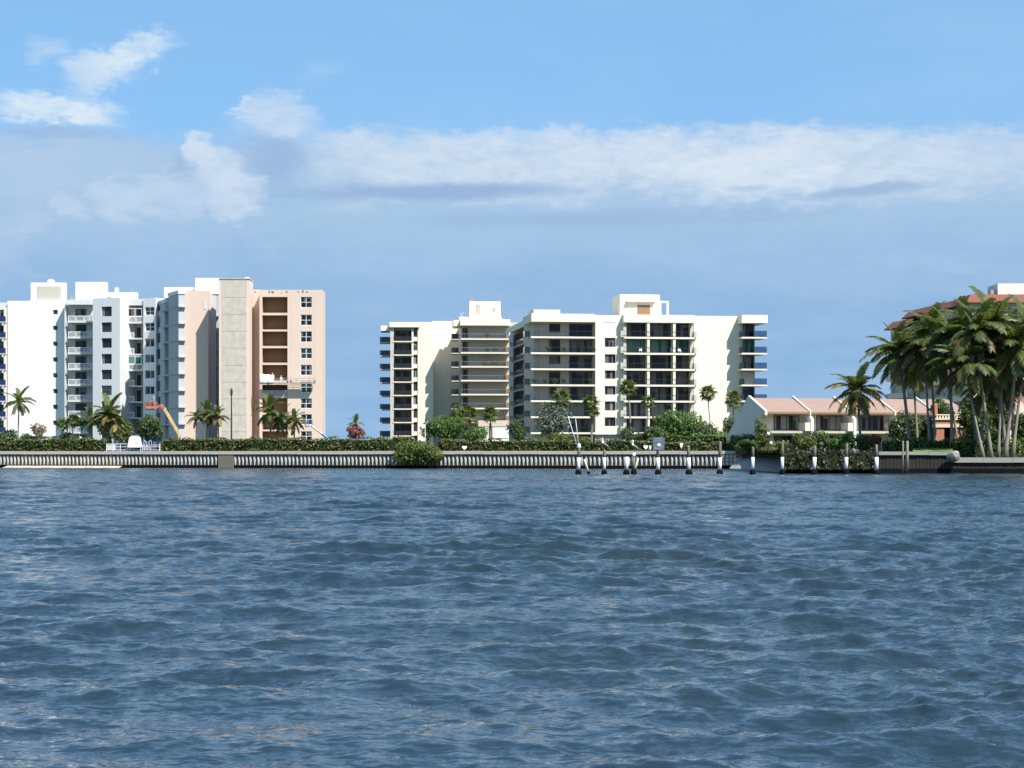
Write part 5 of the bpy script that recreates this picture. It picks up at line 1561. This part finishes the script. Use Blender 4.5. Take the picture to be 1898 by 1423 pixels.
def sign():
    p = P3(1221, 822, YP - .22)
    k = F / YP
    root = thing('warning_sign', 'faded blue square notice board on a piling', 'sign', tuple(p))
    mb = MB(); mb.box(-.45, .45, 0, .035, -.52, .50); mb.build('board', 'signb', root)
    mb = MB()
    # worn pale print: a pale emblem in the middle and faint rows above and below
    n = 12; b = 0
    mb.v = [(.02 + .14 * math.cos(2 * math.pi * i / n) * (1.25 if i % 2 else .9), -.004, -.08 + .12 * math.sin(2 * math.pi * i / n)) for i in range(n)]
    mb.f = [tuple(range(n))]; mb.mi = [0]
    mb.build('emblem', 'signw', root)
    mb = MB()
    for z, x0, x1 in ((.38, -.36, -.1), (.36, .0, .3), (.24, -.3, .2), (-.32, -.38, -.18), (-.30, .05, .34), (-.42, -.3, .22)):
        mb.quad((x0, -.004, z), (x1, -.004, z), (x1, -.004, z + .05), (x0, -.004, z + .05))
    mb.build('worn_print', 'bulkcap', root)
    mb = MB(); mb.box(-.05, .05, .036, .10, -.75, .4); mb.build('batten', 'wood', root)
sign()


def pelican(label, px, py_feet, Y, face=-1, seed=1):
    x, y = W(px, Y); z = Zp(py_feet, Y)
    root = thing('pelican', label, 'bird', (x, y, z), 'pelicans perched on pilings')
    me = bpy.data.meshes.new('body')
    # side view, looking along +x * face : spine from tail to bill
    P = [(-.34, 0, .22, .05), (-.20, 0, .30, .13), (-.02, 0, .42, .185), (.12, 0, .54, .15), (.17, 0, .66, .075), (.12, 0, .76, .055), (.10, 0, .85, .055), (.15, 0, .93, .075), (.22, 0, .925, .055)]
    legs = [[(-.02, .08, .30, .05), (0, .08, .12, .03), (.01, .08, .02, .025), (.12, .09, .012, .03)], [(-.02, -.08, .30, .05), (0, -.08, .12, .03), (.01, -.08, .02, .025), (.12, -.09, .012, .03)]]
    V, E, Rr = [], [], []
    for i, p in enumerate(P):
        V.append((p[0] * face * -1 * -1, p[1], p[2])); Rr.append(p[3])
        if i: E.append((i - 1, i))
    for lg in legs:
        prev = 2
        for p in lg:
            V.append((p[0] * face, p[1], p[2])); Rr.append(p[3]); E.append((prev, len(V) - 1)); prev = len(V) - 1
    me.from_pydata(V, E, []); me.update()
    body = skin_mesh('body', V, E, Rr, 2, ['feather', 'featherw'])
    for pl in body.polygons:
        pl.material_index = 1 if pl.center.z > .60 else 0
    put('body', body, root)
    mb = MB(); mb.tube([(.24 * face, 0, .92), (.32 * face, 0, .80), (.36 * face, 0, .62)], [.04, .036, .012], 6); mb.build('bill', 'bill', root, smooth=True)
    mb = MB(); mb.tube([(.25 * face, 0, .88), (.285 * face, 0, .76), (.31 * face, 0, .64)], [.03, .05, .012], 6); mb.build('pouch', 'bill', root, smooth=True)
    for sg in (-1, 1):
        mb = MB(); mb.tube([(.10 * face, sg * .15, .54), (-.08 * face, sg * .19, .44), (-.30 * face, sg * .12, .26), (-.42 * face, sg * .04, .17)], [.05, .10, .065, .015], 7); mb.build('wing', 'feather', root, smooth=True)
        mb = MB(); mb.tube([(.19 * face, sg * .068, .945), (.195 * face, sg * .078, .947)], [.012, .008], 6); mb.build('eye', 'black', root)
    return root


def skin_mesh(name, V, E, rad, sub, mats, root=0):
    """one continuous body grown over a skeleton"""
    me = bpy.data.meshes.new(name + '_skeleton'); me.from_pydata(V, E, []); me.update()
    o = bpy.data.objects.new(name + '_skeleton', me); COL.objects.link(o)
    md = o.modifiers.new('skin', 'SKIN'); md.use_smooth_shade = True
    if not me.skin_vertices: me.attributes  # layer is made by the modifier
    for i, r in enumerate(rad):
        me.skin_vertices[0].data[i].radius = (r, r)
        me.skin_vertices[0].data[i].use_root = (i == root)
    ss = o.modifiers.new('sub', 'SUBSURF'); ss.levels = sub; ss.render_levels = sub
    dg = bpy.context.evaluated_depsgraph_get()
    out = bpy.data.meshes.new_from_object(o.evaluated_get(dg))
    out.name = name
    bpy.data.objects.remove(o); bpy.data.meshes.remove(me)
    out.materials.clear()
    for m in mats: out.materials.append(M[m])
    return out


pelican('pelican perched with its white head up on the left piling', 1120, 834, YP, -1)
pelican('pelican perched on the dark slim piling next to the short white one', 1176, 838, YP, -1)


# ------------------------------------------------------------------ people at work
def person(label, loc, pose, suit='cloth', rotz=0.0, hat='cloth', scale=1.0):
    root = thing('person', label, 'person', loc, None, rotz)
    root.scale = (scale,) * 3
    # x right, y back (viewer looks along +y), z up
    if pose == 'bend':
        sp = [(0, 0, .95), (0, -.12, 1.12), (0, -.32, 1.26), (0, -.48, 1.34), (0, -.56, 1.38), (0, -.66, 1.42)]
        arms = [[(.19, -.46, 1.30), (.24, -.60, 1.08), (.20, -.78, .92)], [(-.19, -.46, 1.30), (-.24, -.62, 1.10), (-.18, -.80, .98)]]
        legs = [[(.10, 0, .90), (.12, -.10, .50), (.12, .02, .08), (.12, -.12, .04)], [(-.10, 0, .90), (-.12, -.06, .50), (-.12, .06, .08), (-.12, -.08, .04)]]
    elif pose == 'kneel':
        sp = [(0, 0, .50), (0, -.03, .68), (0, -.06, .86), (0, -.07, .98), (0, -.08, 1.06), (0, -.09, 1.18)]
        arms = [[(.19, -.07, .95), (.26, -.20, .72), (.18, -.42, .66)], [(-.19, -.07, .95), (-.27, -.16, .72), (-.20, -.38, .74)]]
        legs = [[(.10, 0, .46), (.13, -.36, .38), (.13, -.34, .06), (.13, -.46, .04)], [(-.10, 0, .46), (-.12, -.22, .10), (-.12, .18, .07), (-.12, .26, .04)]]
    else:
        sp = [(0, 0, .95), (0, -.02, 1.12), (0, -.02, 1.30), (0, 0, 1.43), (0, -.01, 1.52), (0, -.03, 1.64)]
        arms = [[(.20, 0, 1.40), (.27, -.10, 1.13), (.20, -.36, 1.06)], [(-.20, 0, 1.40), (-.27, -.10, 1.13), (-.20, -.36, 1.08)]]
        legs = [[(.10, 0, .90), (.12, -.03, .50), (.12, .02, .08), (.12, -.12, .04)], [(-.10, 0, .90), (-.12, .02, .50), (-.12, .06, .08), (-.12, -.08, .04)]]
    V, E, Rr = [], [], []
    def chain(start, pts, rad):
        prev = start
        for p, r in zip(pts, rad):
            V.append(p); Rr.append(r)
            if prev is not None: E.append((prev, len(V) - 1))
            prev = len(V) - 1
        return prev
    chain(None, sp, [.15, .14, .16, .12, .055, .105])
    hands = []
    for a in arms: hands.append((chain(3, a, [.065, .048, .035]), a))
    for l in legs: chain(0, l, [.095, .065, .048, .045])
    for hi, a in hands:
        e, w = Vector(a[1]), Vector(a[2]); d = (w - e).normalized(); s = d.cross(Vector((0, 0, 1))).normalized()
        pi = chain(hi, [tuple(w + d * .07)], [.035])
        for k, ln in ((-1.5, .06), (-.5, .08), (.5, .075), (1.5, .06)):
            chain(pi, [tuple(w + d * .12 + s * .018 * k), tuple(w + d * (.12 + ln) + s * .02 * k - Vector((0, 0, .025)))], [.010, .009])
        chain(hi, [tuple(w + d * .05 + s * .05), tuple(w + d * .09 + s * .06)], [.012, .010])
    body = skin_mesh('body', V, E, Rr, 1, [suit, 'skin'])
    hd = Vector(sp[5]); tips = [Vector(a[2]) for _, a in hands]
    for pl in body.polygons:
        if (pl.center - hd).length < .13 or any((pl.center - t).length < .13 and (pl.center - t).dot(t - Vector(arms[i][1])) > 0 for i, t in enumerate(tips)):
            pl.material_index = 1
    put('body', body, root)
    mb = MB(); b = hd + Vector((0, .01, .03))
    mb.tube([b, b + Vector((0, 0, .05)), b + Vector((0, 0, .10)), b + Vector((0, 0, .125))], [.125, .122, .085, .03], 10); mb.build('hard_hat', hat, root, smooth=True)
    mb = MB()
    for sg in (-1, 1): mb.tube([hd + Vector((sg * .036, -.098, .01)), hd + Vector((sg * .036, -.106, .01))], [.013, .01], 6)
    mb.build('eyes', 'black', root)
    mb = MB(); mb.tube([hd + Vector((0, -.10, .0)), hd + Vector((0, -.125, -.02)), hd + Vector((0, -.10, -.035))], [.008, .016, .012], 5); mb.build('nose', 'skin', root, smooth=True)
    return root


def swing_stage(label, pa, pb, yt, yb, Y, roof, seed):
    a, b = P3(pa, yb, Y), P3(pb, yb, Y); L = b.x - a.x
    root = thing('swing_stage', label, 'work platform', tuple(a), 'work platforms hung on the pink bay')
    mb = MB(); mb.box(0, L, 0, .8, 0, .08); mb.build('deck', 'gframe', root)
    for y in (0.0, .77):
        mb = MB(); mb.box(0, L, y, y + .03, .55, .60); mb.box(0, L, y + .002, y + .028, .95, 1.0)
        n = max(3, int(L / .9))
        for i in range(n + 1): x = i * (L - .04) / n; mb.box(x, x + .04, y + .004, y + .026, .081, .949)
        mb.box(0, L, y, y + .03, .081, .22)
        mb.build('guard_rail', 'gframe', root)
    for x in (.15, L - .15):
        mb = MB(); mb.tube([(x, .4, .3), (x, .4, Zp(roof, Y) - a.z)], .012, 4); mb.build('rope', 'gframe', root)
        mb = MB(); mb.box(x - .12, x + .12, .25, .55, .081, .5); mb.build('hoist', 'black', root)
    return a
sa_ = swing_stage('grey work platform hung before the gutted balconies with two workers', 481, 534, 700, 711, 340.6, 538, 1)
sb_ = swing_stage('grey work platform hung below the pink window column', 537, 584, 700, 711, 340.6, 538, 2)
person('worker in white overalls bending on the work platform', (P3(504, 711, 340.6).x, 341.15, sa_.z + .08), 'stand', rotz=R_(160))
person('worker in white overalls kneeling at the right of the work platform', (P3(520, 711, 340.6).x, 341.2, sa_.z + .08), 'kneel', rotz=R_(35))
def tarp():
    p = P3(482, 711, 340.45); L = P3(508, 711, 340.45).x - p.x
    mb = MB(); nx, nz = 16, 8
    for j in range(nz + 1):
        for i in range(nx + 1):
            u, v = i / nx, j / nz
            mb.v.append((u * L, -.05 + .05 * math.sin(u * 17 + v * 3) + .04 * v * math.sin(u * 9) + (.25 * v * v), .25 + v * 1.5 * (1 - .15 * u) + .03 * math.sin(u * 13)))
    for j in range(nz):
        for i in range(nx):
            a = j * (nx + 1) + i; mb.f.append((a, a + 1, a + nx + 2, a + nx + 1)); mb.mi.append(0)
    o = mb.build('tarpaulin', 'cloth', None, tuple(p), smooth=True)
    tag(o, 'white cloth draped over the rail of the work platform', 'tarpaulin')
tarp()


def boom_lift():
    Y = 300.0
    base = P3(334, 838, Y)
    root = thing('boom_lift', 'orange articulated boom lift standing behind the round dark tree', 'boom lift', (base.x, Y, G0 - .12))
    o = Vector((base.x, Y, G0 - .12))
    def q(px, py, dy=0.0): return P3(px, py, Y + dy) - o
    def arm(name, pts, w, h, mat):
        mb = MB(); 
        for a, b in zip(pts[:-1], pts[1:]):
            d = (b - a); s = Vector((0, 1, 0)); n = d.normalized().cross(s)
            k = len(mb.v)
            for p in (a, b):
                for (i, j) in ((-1, -1), (1, -1), (1, 1), (-1, 1)): mb.v.append(tuple(p + s * w * i + n * h * j))
            for f in ((0, 1, 2, 3), (7, 6, 5, 4), (0, 4, 5, 1), (1, 5, 6, 2), (2, 6, 7, 3), (3, 7, 4, 0)): mb.f.append(tuple(k + i for i in f)); mb.mi.append(0)
        return mb.build(name, mat, root)
    mb = MB(); mb.box(-1.2, 1.2, -.9, .9, .35, .95); mb.build('chassis', 'orange', root)
    for sx in (-1, 1):
        for sy in (-1, 1):
            mb = MB(); mb.tube([(sx * .85, sy * .75, .42), (sx * .85, sy * 1.1, .42)], .42, 14); mb.build('wheel', 'black', root, smooth=False)
    mb = MB(); mb.box(-.8, .9, -.7, .7, .96, 1.9); mb.build('turret', 'cboom', root)
    arm('lower_arm', [q(334, 826), q(333, 806)], .2, .22, 'cboom')
    arm('main_boom', [q(334, 808), q(304, 756)], .15, .21, 'cboom')
    arm('inner_boom', [q(304.5, 757), q(298, 750)], .17, .22, 'orange')
    arm('jib', [q(298, 751), q(290, 755)], .12, .16, 'orange')
    c = q(282, 757.5); 
    mb = MB(); mb.box(c.x - .95, c.x + .75, -.45, .45, c.z, c.z + .08); mb.build('basket_floor', 'orange', root)
    mb = MB()
    for y in (-.45, .40):
        for z in (.4, .75, 1.05): mb.box(c.x - .95, c.x + .75, y, y + .05, c.z + z, c.z + z + .06)
        for i in range(5): x = c.x - .95 + i * .4125; mb.box(x, x + .05, y + .003, y + .047, c.z + .081, c.z + 1.05)
        mb.box(c.x - .95, c.x + .75, y + .01, y + .04, c.z + .081, c.z + .39)
    mb.build('basket_rail', 'orange', root)
    return Vector(c) + o
bk = boom_lift()
person('worker in a white hard hat standing in the orange basket', (bk.x + .25, 300.0, bk.z + .08), 'stand', suit='gframe', hat='sleeve', rotz=R_(-60))


def blue_boom():
    Y = 318.0
    base = P3(618, 842, Y); o = Vector((base.x, Y, G0 - .12))
    root = thing('boom_lift', 'slim blue boom lift raised at the right foot of the pink block', 'boom lift', tuple(o))
    def q(px, py): return P3(px, py, Y) - o
    mb = MB(); mb.box(-1.0, 1.0, -.8, .8, .35, 1.1); mb.build('chassis', 'bluep', root)
    for sx in (-1, 1):
        for sy in (-1, 1):
            mb = MB(); mb.tube([(sx * .7, sy * .6, .4), (sx * .7, sy * .95, .4)], .4, 12); mb.build('wheel', 'black', root)
    mb = MB(); mb.tube([(0, 0, 1.0), q(614, 818), q(597, 804)], [.26, .24, .2], 4); mb.build('lower_boom', 'bluep', root)
    mb = MB(); mb.tube([q(598, 805), q(577, 789)], [.16, .13], 4); mb.build('upper_boom', 'gframe', root)
    c = q(571, 790); mb = MB(); mb.box(c.x - .5, c.x + .7, -.4, .4, c.z - .1, c.z - .02)
    for y in (-.4, .36):
        for z in (.35, .7, 1.0): mb.box(c.x - .5, c.x + .7, y, y + .04, c.z + z, c.z + z + .05)
        for x in (-.5, .05, .65): mb.box(c.x + x, c.x + x + .05, y + .002, y + .038, c.z - .019, c.z + 1.0)
    mb.build('basket', 'bluep', root)
blue_boom()


def small_things():
    # lamp post
    x, y = W(429, 238)
    root = thing('lamp_post', 'dark slim lamp post before the concrete stair tower', 'lamp post', (x, y, G0 - .12))
    zt = Zp(718, 238) - G0
    mb = MB(); mb.tube([(0, 0, 0), (0, 0, .5), (0, 0, .55), (0, 0, zt - .9)], [.17, .16, .115, .075], 8); mb.build('pole', 'lampm', root, smooth=False)
    mb = MB(); mb.tube([(0, 0, zt - .9), (0, 0, zt - .6), (0, 0, zt - .1), (0, 0, zt + .1)], [.08, .17, .14, .03], 8); mb.build('lantern', 'lampm', root)
    # white box on legs and its railing
    Yk = yw(250, 1.3); x, y = W(250, Yk); k = F / Yk
    root = thing('equipment_box', 'white tapered box on two thin legs at the seawall railing', 'box', (x, y, 1.99))
    zb, zt = Zp(829, Yk) - 1.99, Zp(809, Yk) - 1.99
    mb = MB(); w0, w1 = 12.5 / k, 9.5 / k
    lev = [(0, w0 * .96), (.12, w0), (.75, w1 * 1.08), (.93, w1 * .96), (1.0, w1 * .75)]
    for f, w in lev:
        z = zb + (zt - zb) * f; mb.v += [(-w, -.3, z), (w, -.3, z), (w, .4, z), (-w, .4, z)]
    for i in range(len(lev) - 1):
        for j in range(4): mb.f.append((i * 4 + j, i * 4 + (j + 1) % 4, (i + 1) * 4 + (j + 1) % 4, (i + 1) * 4 + j)); mb.mi.append(0)
    mb.f += [(3, 2, 1, 0), tuple((len(lev) - 1) * 4 + j for j in range(4))]; mb.mi += [0, 0]
    mb.build('shell', 'sleeve', root)
    for sx in (-1, 1):
        mb = MB(); mb.tube([(sx * w0 * .85, 0, 0), (sx * w0 * .8, 0, zb + .05)], .035, 6); mb.build('leg', 'frame', root)
    mb = MB(); mb.box(.12, .42, -.31, -.301, zb + .42, zb + .5); mb.build('maker_plate', 'bulkcap', root)
    mb = MB(); mb.box(-.45, .5, -.2, .3, zt + .003, zt + .16); mb.build('lid', 'gframe', root)
    for (a, b, top, lb, st) in ((197, 236, 822, 'white railing with a panelled gate left of the white tapered box', .35), (263, 296, 824, 'white railing with ladder hoops right of the white tapered box', .5)):
        x0, x1 = W(a, Yk)[0], W(b, Yk)[0]; L = x1 - x0; h = Zp(top, Yk) - 1.99
        root = thing('railing', lb, 'railing', (x0, Yk, 1.99), 'white railings on the seawall')
        n = max(2, int(L / .75))
        for i in range(n + 1):
            mb = MB(); xx = i * (L - .05) / n; mb.box(xx, xx + .06, 0, .06, 0, h); mb.build('post', 'frame', root)
        for z in (.12, .5, h - .06):
            mb = MB(); mb.box(.061, L - .061, .012, .045, z, z + .05); mb.build('rail', 'frame', root)
        mb = MB(); mb.box(.08, L * .45, .022, .04, .18, h - .1); mb.build('infill_panel', 'greyblue', root)
        if a > 250:
            for xx in (.25, .9):
                mb = MB(); mb.tube([(xx, -.15, 0), (xx, -.15, h + .35), (xx + .1, -.15, h + .5), (xx + .25, -.1, h + .4), (xx + .28, .0, 0)], .035, 6); mb.build('ladder_hoop', 'frame', root, smooth=True)
    # dark canopy behind the box
    Yc = Yk + 4; x, y = W(284, Yc)
    root = thing('canopy', 'dark blue canopy on posts behind the white railing', 'canopy', (x, y, G0 - .1))
    zt = Zp(808, Yc) - G0
    mb = MB(); mb.box(-.9, .9, -.7, .9, zt - .55, zt); mb.build('roof', 'navy', root)
    for sx in (-.8, .8):
        mb = MB(); mb.tube([(sx, 0, 0), (sx, 0, zt - .54)], .04, 6); mb.build('post', 'frame', root)
    # low white garden wall and white van behind the left hedge
    Yw = 239; a, b = W(36, Yw), W(146, Yw)
    root = thing('garden_wall', 'low cream wall behind the left hedge', 'wall', (a[0], Yw, G0 - .1))
    zt = Zp(807.5, Yw) - G0 + .1; L = b[0] - a[0]
    mb = MB(); mb.box(0, L, 0, .25, 0, zt - .1); mb.build('wall', 'towncream', root)
    mb = MB(); mb.box(-.06, L + .06, -.06, .31, zt - .1, zt); mb.build('coping', 'white', root)
    Yv = 243; x, y = W(134, Yv)
    root = thing('parked_van', 'white van parked behind the low cream wall, mostly hidden', 'van', (x, Yv, G0 - .1))
    L = 4.4; sec = [(-L / 2, .35), (-L / 2, 1.0), (-L / 2 + .25, 1.95), (-.2, 2.15), (1.0, 2.05), (1.55, 1.25), (2.15, 1.05), (2.2, .35)]
    mb = MB(); kx = len(sec)
    mb.v = [(u, -.9, z) for u, z in sec] + [(u, .9, z) for u, z in sec]
    mb.f = [tuple(range(kx)), tuple(reversed(range(kx, 2 * kx)))] + [(i, (i + 1) % kx, kx + (i + 1) % kx, kx + i) for i in range(kx)]; mb.mi = [0] * len(mb.f)
    mb.build('body', 'sleeve', root)
    mb = MB(); mb.quad((-.1, -.904, 1.3), (1.25, -.904, 1.3), (.9, -.904, 1.95), (-.1, -.904, 1.98)); mb.build('side_window', 'glass', root)
    for xx in (-1.4, 1.4):
        for yy in (-.82, .62):
            mb = MB(); mb.tube([(xx, yy, .35), (xx, yy + .2, .35)], .35, 12); mb.build('wheel', 'black', root)
    # pale garden wall with the coping steps before the left cream block
    Yq = 244
    for (a, b, t, bt, lb) in ((887, 906, 779, 806, 'short pale pink garden wall left of the dark fan palm'), (912, 943, 779, 812, 'pale pink stepped garden wall right of the dark fan palm')):
        x0, x1 = W(a, Yq)[0], W(b, Yq)[0]
        root = thing('garden_wall', lb, 'wall', (x0, Yq, G0 - .1), 'pale pink garden walls')
        z = lambda p: Zp(p, Yq) - G0 + .1
        L = x1 - x0
        mb = MB(); mb.box(0, L, 0, .5, 0, z(790)); mb.build('wall', 'cream', root)
        mb = MB(); mb.box(-.05, L + .05, -.08, .55, z(790), z(t)); mb.build('coping', 'pinkw', root)
        mb = MB(); mb.box(.1, L - .1, -.05, -.001, z(bt), z(792)); mb.build('panel', 'sleeve', root)
    # white sign post at the left of the big tree
    x, y = W(788, 226); root = thing('sign_post', 'white sign on a pale post left of the large green tree', 'sign', (x, y, G0 - .1))
    mb = MB(); mb.tube([(0, 0, 0), (0, 0, Zp(784, 226) - G0)], .05, 6); mb.build('post', 'frame', root)
    mb = MB(); z = Zp(790, 226) - G0; mb.box(-.4, -.06, -.03, .02, z - .1, z + .35); mb.build('board', 'sleeve', root)
    # little white markers in the hedge
    for (px, py, w, h, lb) in ((861, 830, .28, .22, 'small white marker in front of the olive hedge by the mangrove bush'),
                               (1197, 829, .26, .22, 'white shield shaped marker left of the blue sign'), (1205.5, 830, .12, .26, 'narrow white marker next to the blue sign'),
                               (1263, 826, .16, .30, 'pale upright marker right of the blue sign')):
        Ym = yw(px, 1.4); p = P3(px, py, Ym)
        root = thing('marker_sign', lb, 'marker', (p.x, Ym, 1.85), 'small white markers before the hedge')
        z = p.z - 1.85
        mb = MB(); mb.v = [(-w, 0, z + h), (w, 0, z + h), (w * .9, 0, z), (0, 0, z - h), (-w * .9, 0, z)] + [(-w, .04, z + h), (w, .04, z + h), (w * .9, .04, z), (0, .04, z - h), (-w * .9, .04, z)]
        mb.f = [(0, 1, 2, 3, 4), (9, 8, 7, 6, 5)] + [(i, (i + 1) % 5, 5 + (i + 1) % 5, 5 + i) for i in range(5)]; mb.mi = [0] * 7
        mb.build('board', 'sleeve', root)
        mb = MB(); mb.box(-.02, .02, .041, .07, 0, z); mb.build('stake', 'wood', root)
    # pale stones at the palm feet, right
    for (px, w, lb) in ((1730, 12, 'pale rock at the foot of the slim palm'), (1752, 8, 'small pale rock left of the white based palm trunk'), (1768, 9, 'pale rock right of the white based palm trunk')):
        p = P3(px, 833, 164.5); k = F / 164.5; r = w / k / 2
        rs = np.random.RandomState(px)
        bm = bmesh.new(); bmesh.ops.create_icosphere(bm, subdivisions=2, radius=1)
        for v in bm.verts: v.co = Vector((v.co.x * r * 1.4, v.co.y * r, v.co.z * r * .6)) * (1 + rs.uniform(-.14, .14))
        me = bpy.data.meshes.new('rock'); bm.to_mesh(me); bm.free(); me.materials.append(M['pile'])
        tag(put('rock', me, None, (p.x, 164.0, 1.78)), lb, 'rock', 'pale rocks under the palms')
    p = P3(1766, 847, 160.5)
    bm = bmesh.new(); bmesh.ops.create_icosphere(bm, subdivisions=2, radius=1)
    rs = np.random.RandomState(3)
    for v in bm.verts: v.co = Vector((v.co.x * .55, v.co.y * .5, v.co.z * .5)) * (1 + rs.uniform(-.16, .16))
    me = bpy.data.meshes.new('boulder'); bm.to_mesh(me); bm.free(); me.materials.append(M['rock'])
    tag(put('boulder', me, None, (p.x, 160.3, 1.42)), 'grey boulder where the raised bulkhead cap steps down', 'rock')
    # round garden lamps before the town houses
    for (px, py, lb) in ((1424, 804, 'white globe lamp left of the first town house window'), (1429, 821, 'lower white globe lamp below the first one'), (1523, 822, 'white globe lamp below the second town house window'), (1672, 795, 'white globe lamp by the dense dark tree')):
        Yl = 178; p = P3(px, py, Yl)
        root = thing('garden_lamp', lb, 'lamp', (p.x, Yl, G0 - .15), 'white globe garden lamps')
        z = p.z - G0 + .15
        mb = MB(); mb.tube([(0, 0, 0), (0, 0, z - .15)], .03, 6); mb.build('post', 'lampm', root)
        mb = MB(); mb.tube([(0, 0, z - .17), (0, 0, z - .1), (0, 0, z), (0, 0, z + .1), (0, 0, z + .16)], [.05, .13, .165, .12, .03], 10); mb.build('globe', 'sleeve', root, smooth=True)
small_things()


def balcony_things():
    # chairs on the green glazed balcony and pot plants on the balconies of the cream blocks
    r = Vector(W(985, 352)); fB = Fac(W(985, 352), W(1423, 358), bpy.data.objects['seawall'])
    fB.base = Vector((0, 0, 0))
    zs = lambda i: fB.z(624.3 + 29.5 * i)
    def chair(px, lb):
        p = fB.loc(fB.upx(px, -.9), -.9, zs(1))
        root = thing('patio_chair', lb, 'chair', p, 'white chairs on the green glazed balcony', fB.ang + PAL.uniform(-.5, .5))
        mb = MB(); mb.box(-.26, .26, -.26, .26, .40, .45); mb.build('seat', 'sleeve', root)
        mb = MB(); mb.box(-.26, .26, .22, .26, .451, .95); mb.build('backrest', 'sleeve', root)
        for sx in (-1, 1):
            for sy in (-1, 1):
                mb = MB(); mb.box(sx * .24 - .02, sx * .24 + .02, sy * .23 - .02, sy * .23 + .02, 0, .399); mb.build('leg', 'sleeve', root)
    chair(1187, 'white chair behind the left glazing of the green balcony')
    chair(1246, 'white chair beside the right post of the green balcony')
    chair(1260, 'white chair in the right bay of the green balcony')
    def pot(f, px, d, z, w, h, seed, lb, mat='dgreen'):
        p = f.loc(f.upx(px, d), d, z)
        root = thing('potted_plant', lb, 'plant', p, 'potted plants on the balconies')
        mb = MB(); mb.tube([(0, 0, 0), (0, 0, .3), (0, 0, .34)], [.14, .2, .21], 8); mb.build('pot', 'bark', root)
        w *= 1.25; h *= 1.15
        q, dd = blob_points([(0, 0, .34 + h / 2, w / 2, w / 3, h / 2)], 150, seed, .3)
        put('foliage', leaf_mesh('foliage', mat, q, dd, .12, seed), root)
    side = ('beside the small dark window', 'before the wide glazing', 'at the left corner')
    for i, (px, row, w, lb) in enumerate(((1016, 1, .9, 'second floor from the top, left of the window'), (1046, 1, .8, 'second floor from the top, between window and glazing'), (1099, 1, .7, 'second floor from the top, right end'),
                                          (990, 3, 1.0, 'fourth floor from the top, left corner'), (1010, 3, .8, 'fourth floor from the top, left of the window'), (1028, 3, 1.1, 'fourth floor from the top, under the window'), (1045, 3, .8, 'fourth floor from the top, right of the window'), (1095, 3, .7, 'fourth floor from the top, right end'), (1024, 4, 1.2, 'fifth floor from the top, under the window'))):
        pot(fB, px, -1.6, zs(row), w, .75, 200 + i, 'potted plant on the left bay balcony, ' + lb)
    fC = Fac(W(854, 407), W(944, 407.6), bpy.data.objects['seawall']); fC.base = Vector((0, 0, 0))
    for i, (px, row, w, h, lb) in enumerate(((904, 0, 1.3, .9, 'dark dome shaped plant on the top long balcony'), (903, 1, .9, .7, 'left plant of the pair on the second long balcony'), (917, 1, 1.0, .7, 'right plant of the pair on the second long balcony'), (900, 2, 1.6, .55, 'left end of the low planting on the third long balcony'), (916, 2, 1.9, .6, 'right end of the low planting on the third long balcony'))):
        pot(fC, px, -.7, fC.z(627 + 25.75 * row), w, h, 230 + i, lb, 'dgreen')
    pot(fB, 1280, -.9, zs(3), .8, .6, 240, 'potted plant at the right end of the glazed bay, fourth floor from the top')
balcony_things()
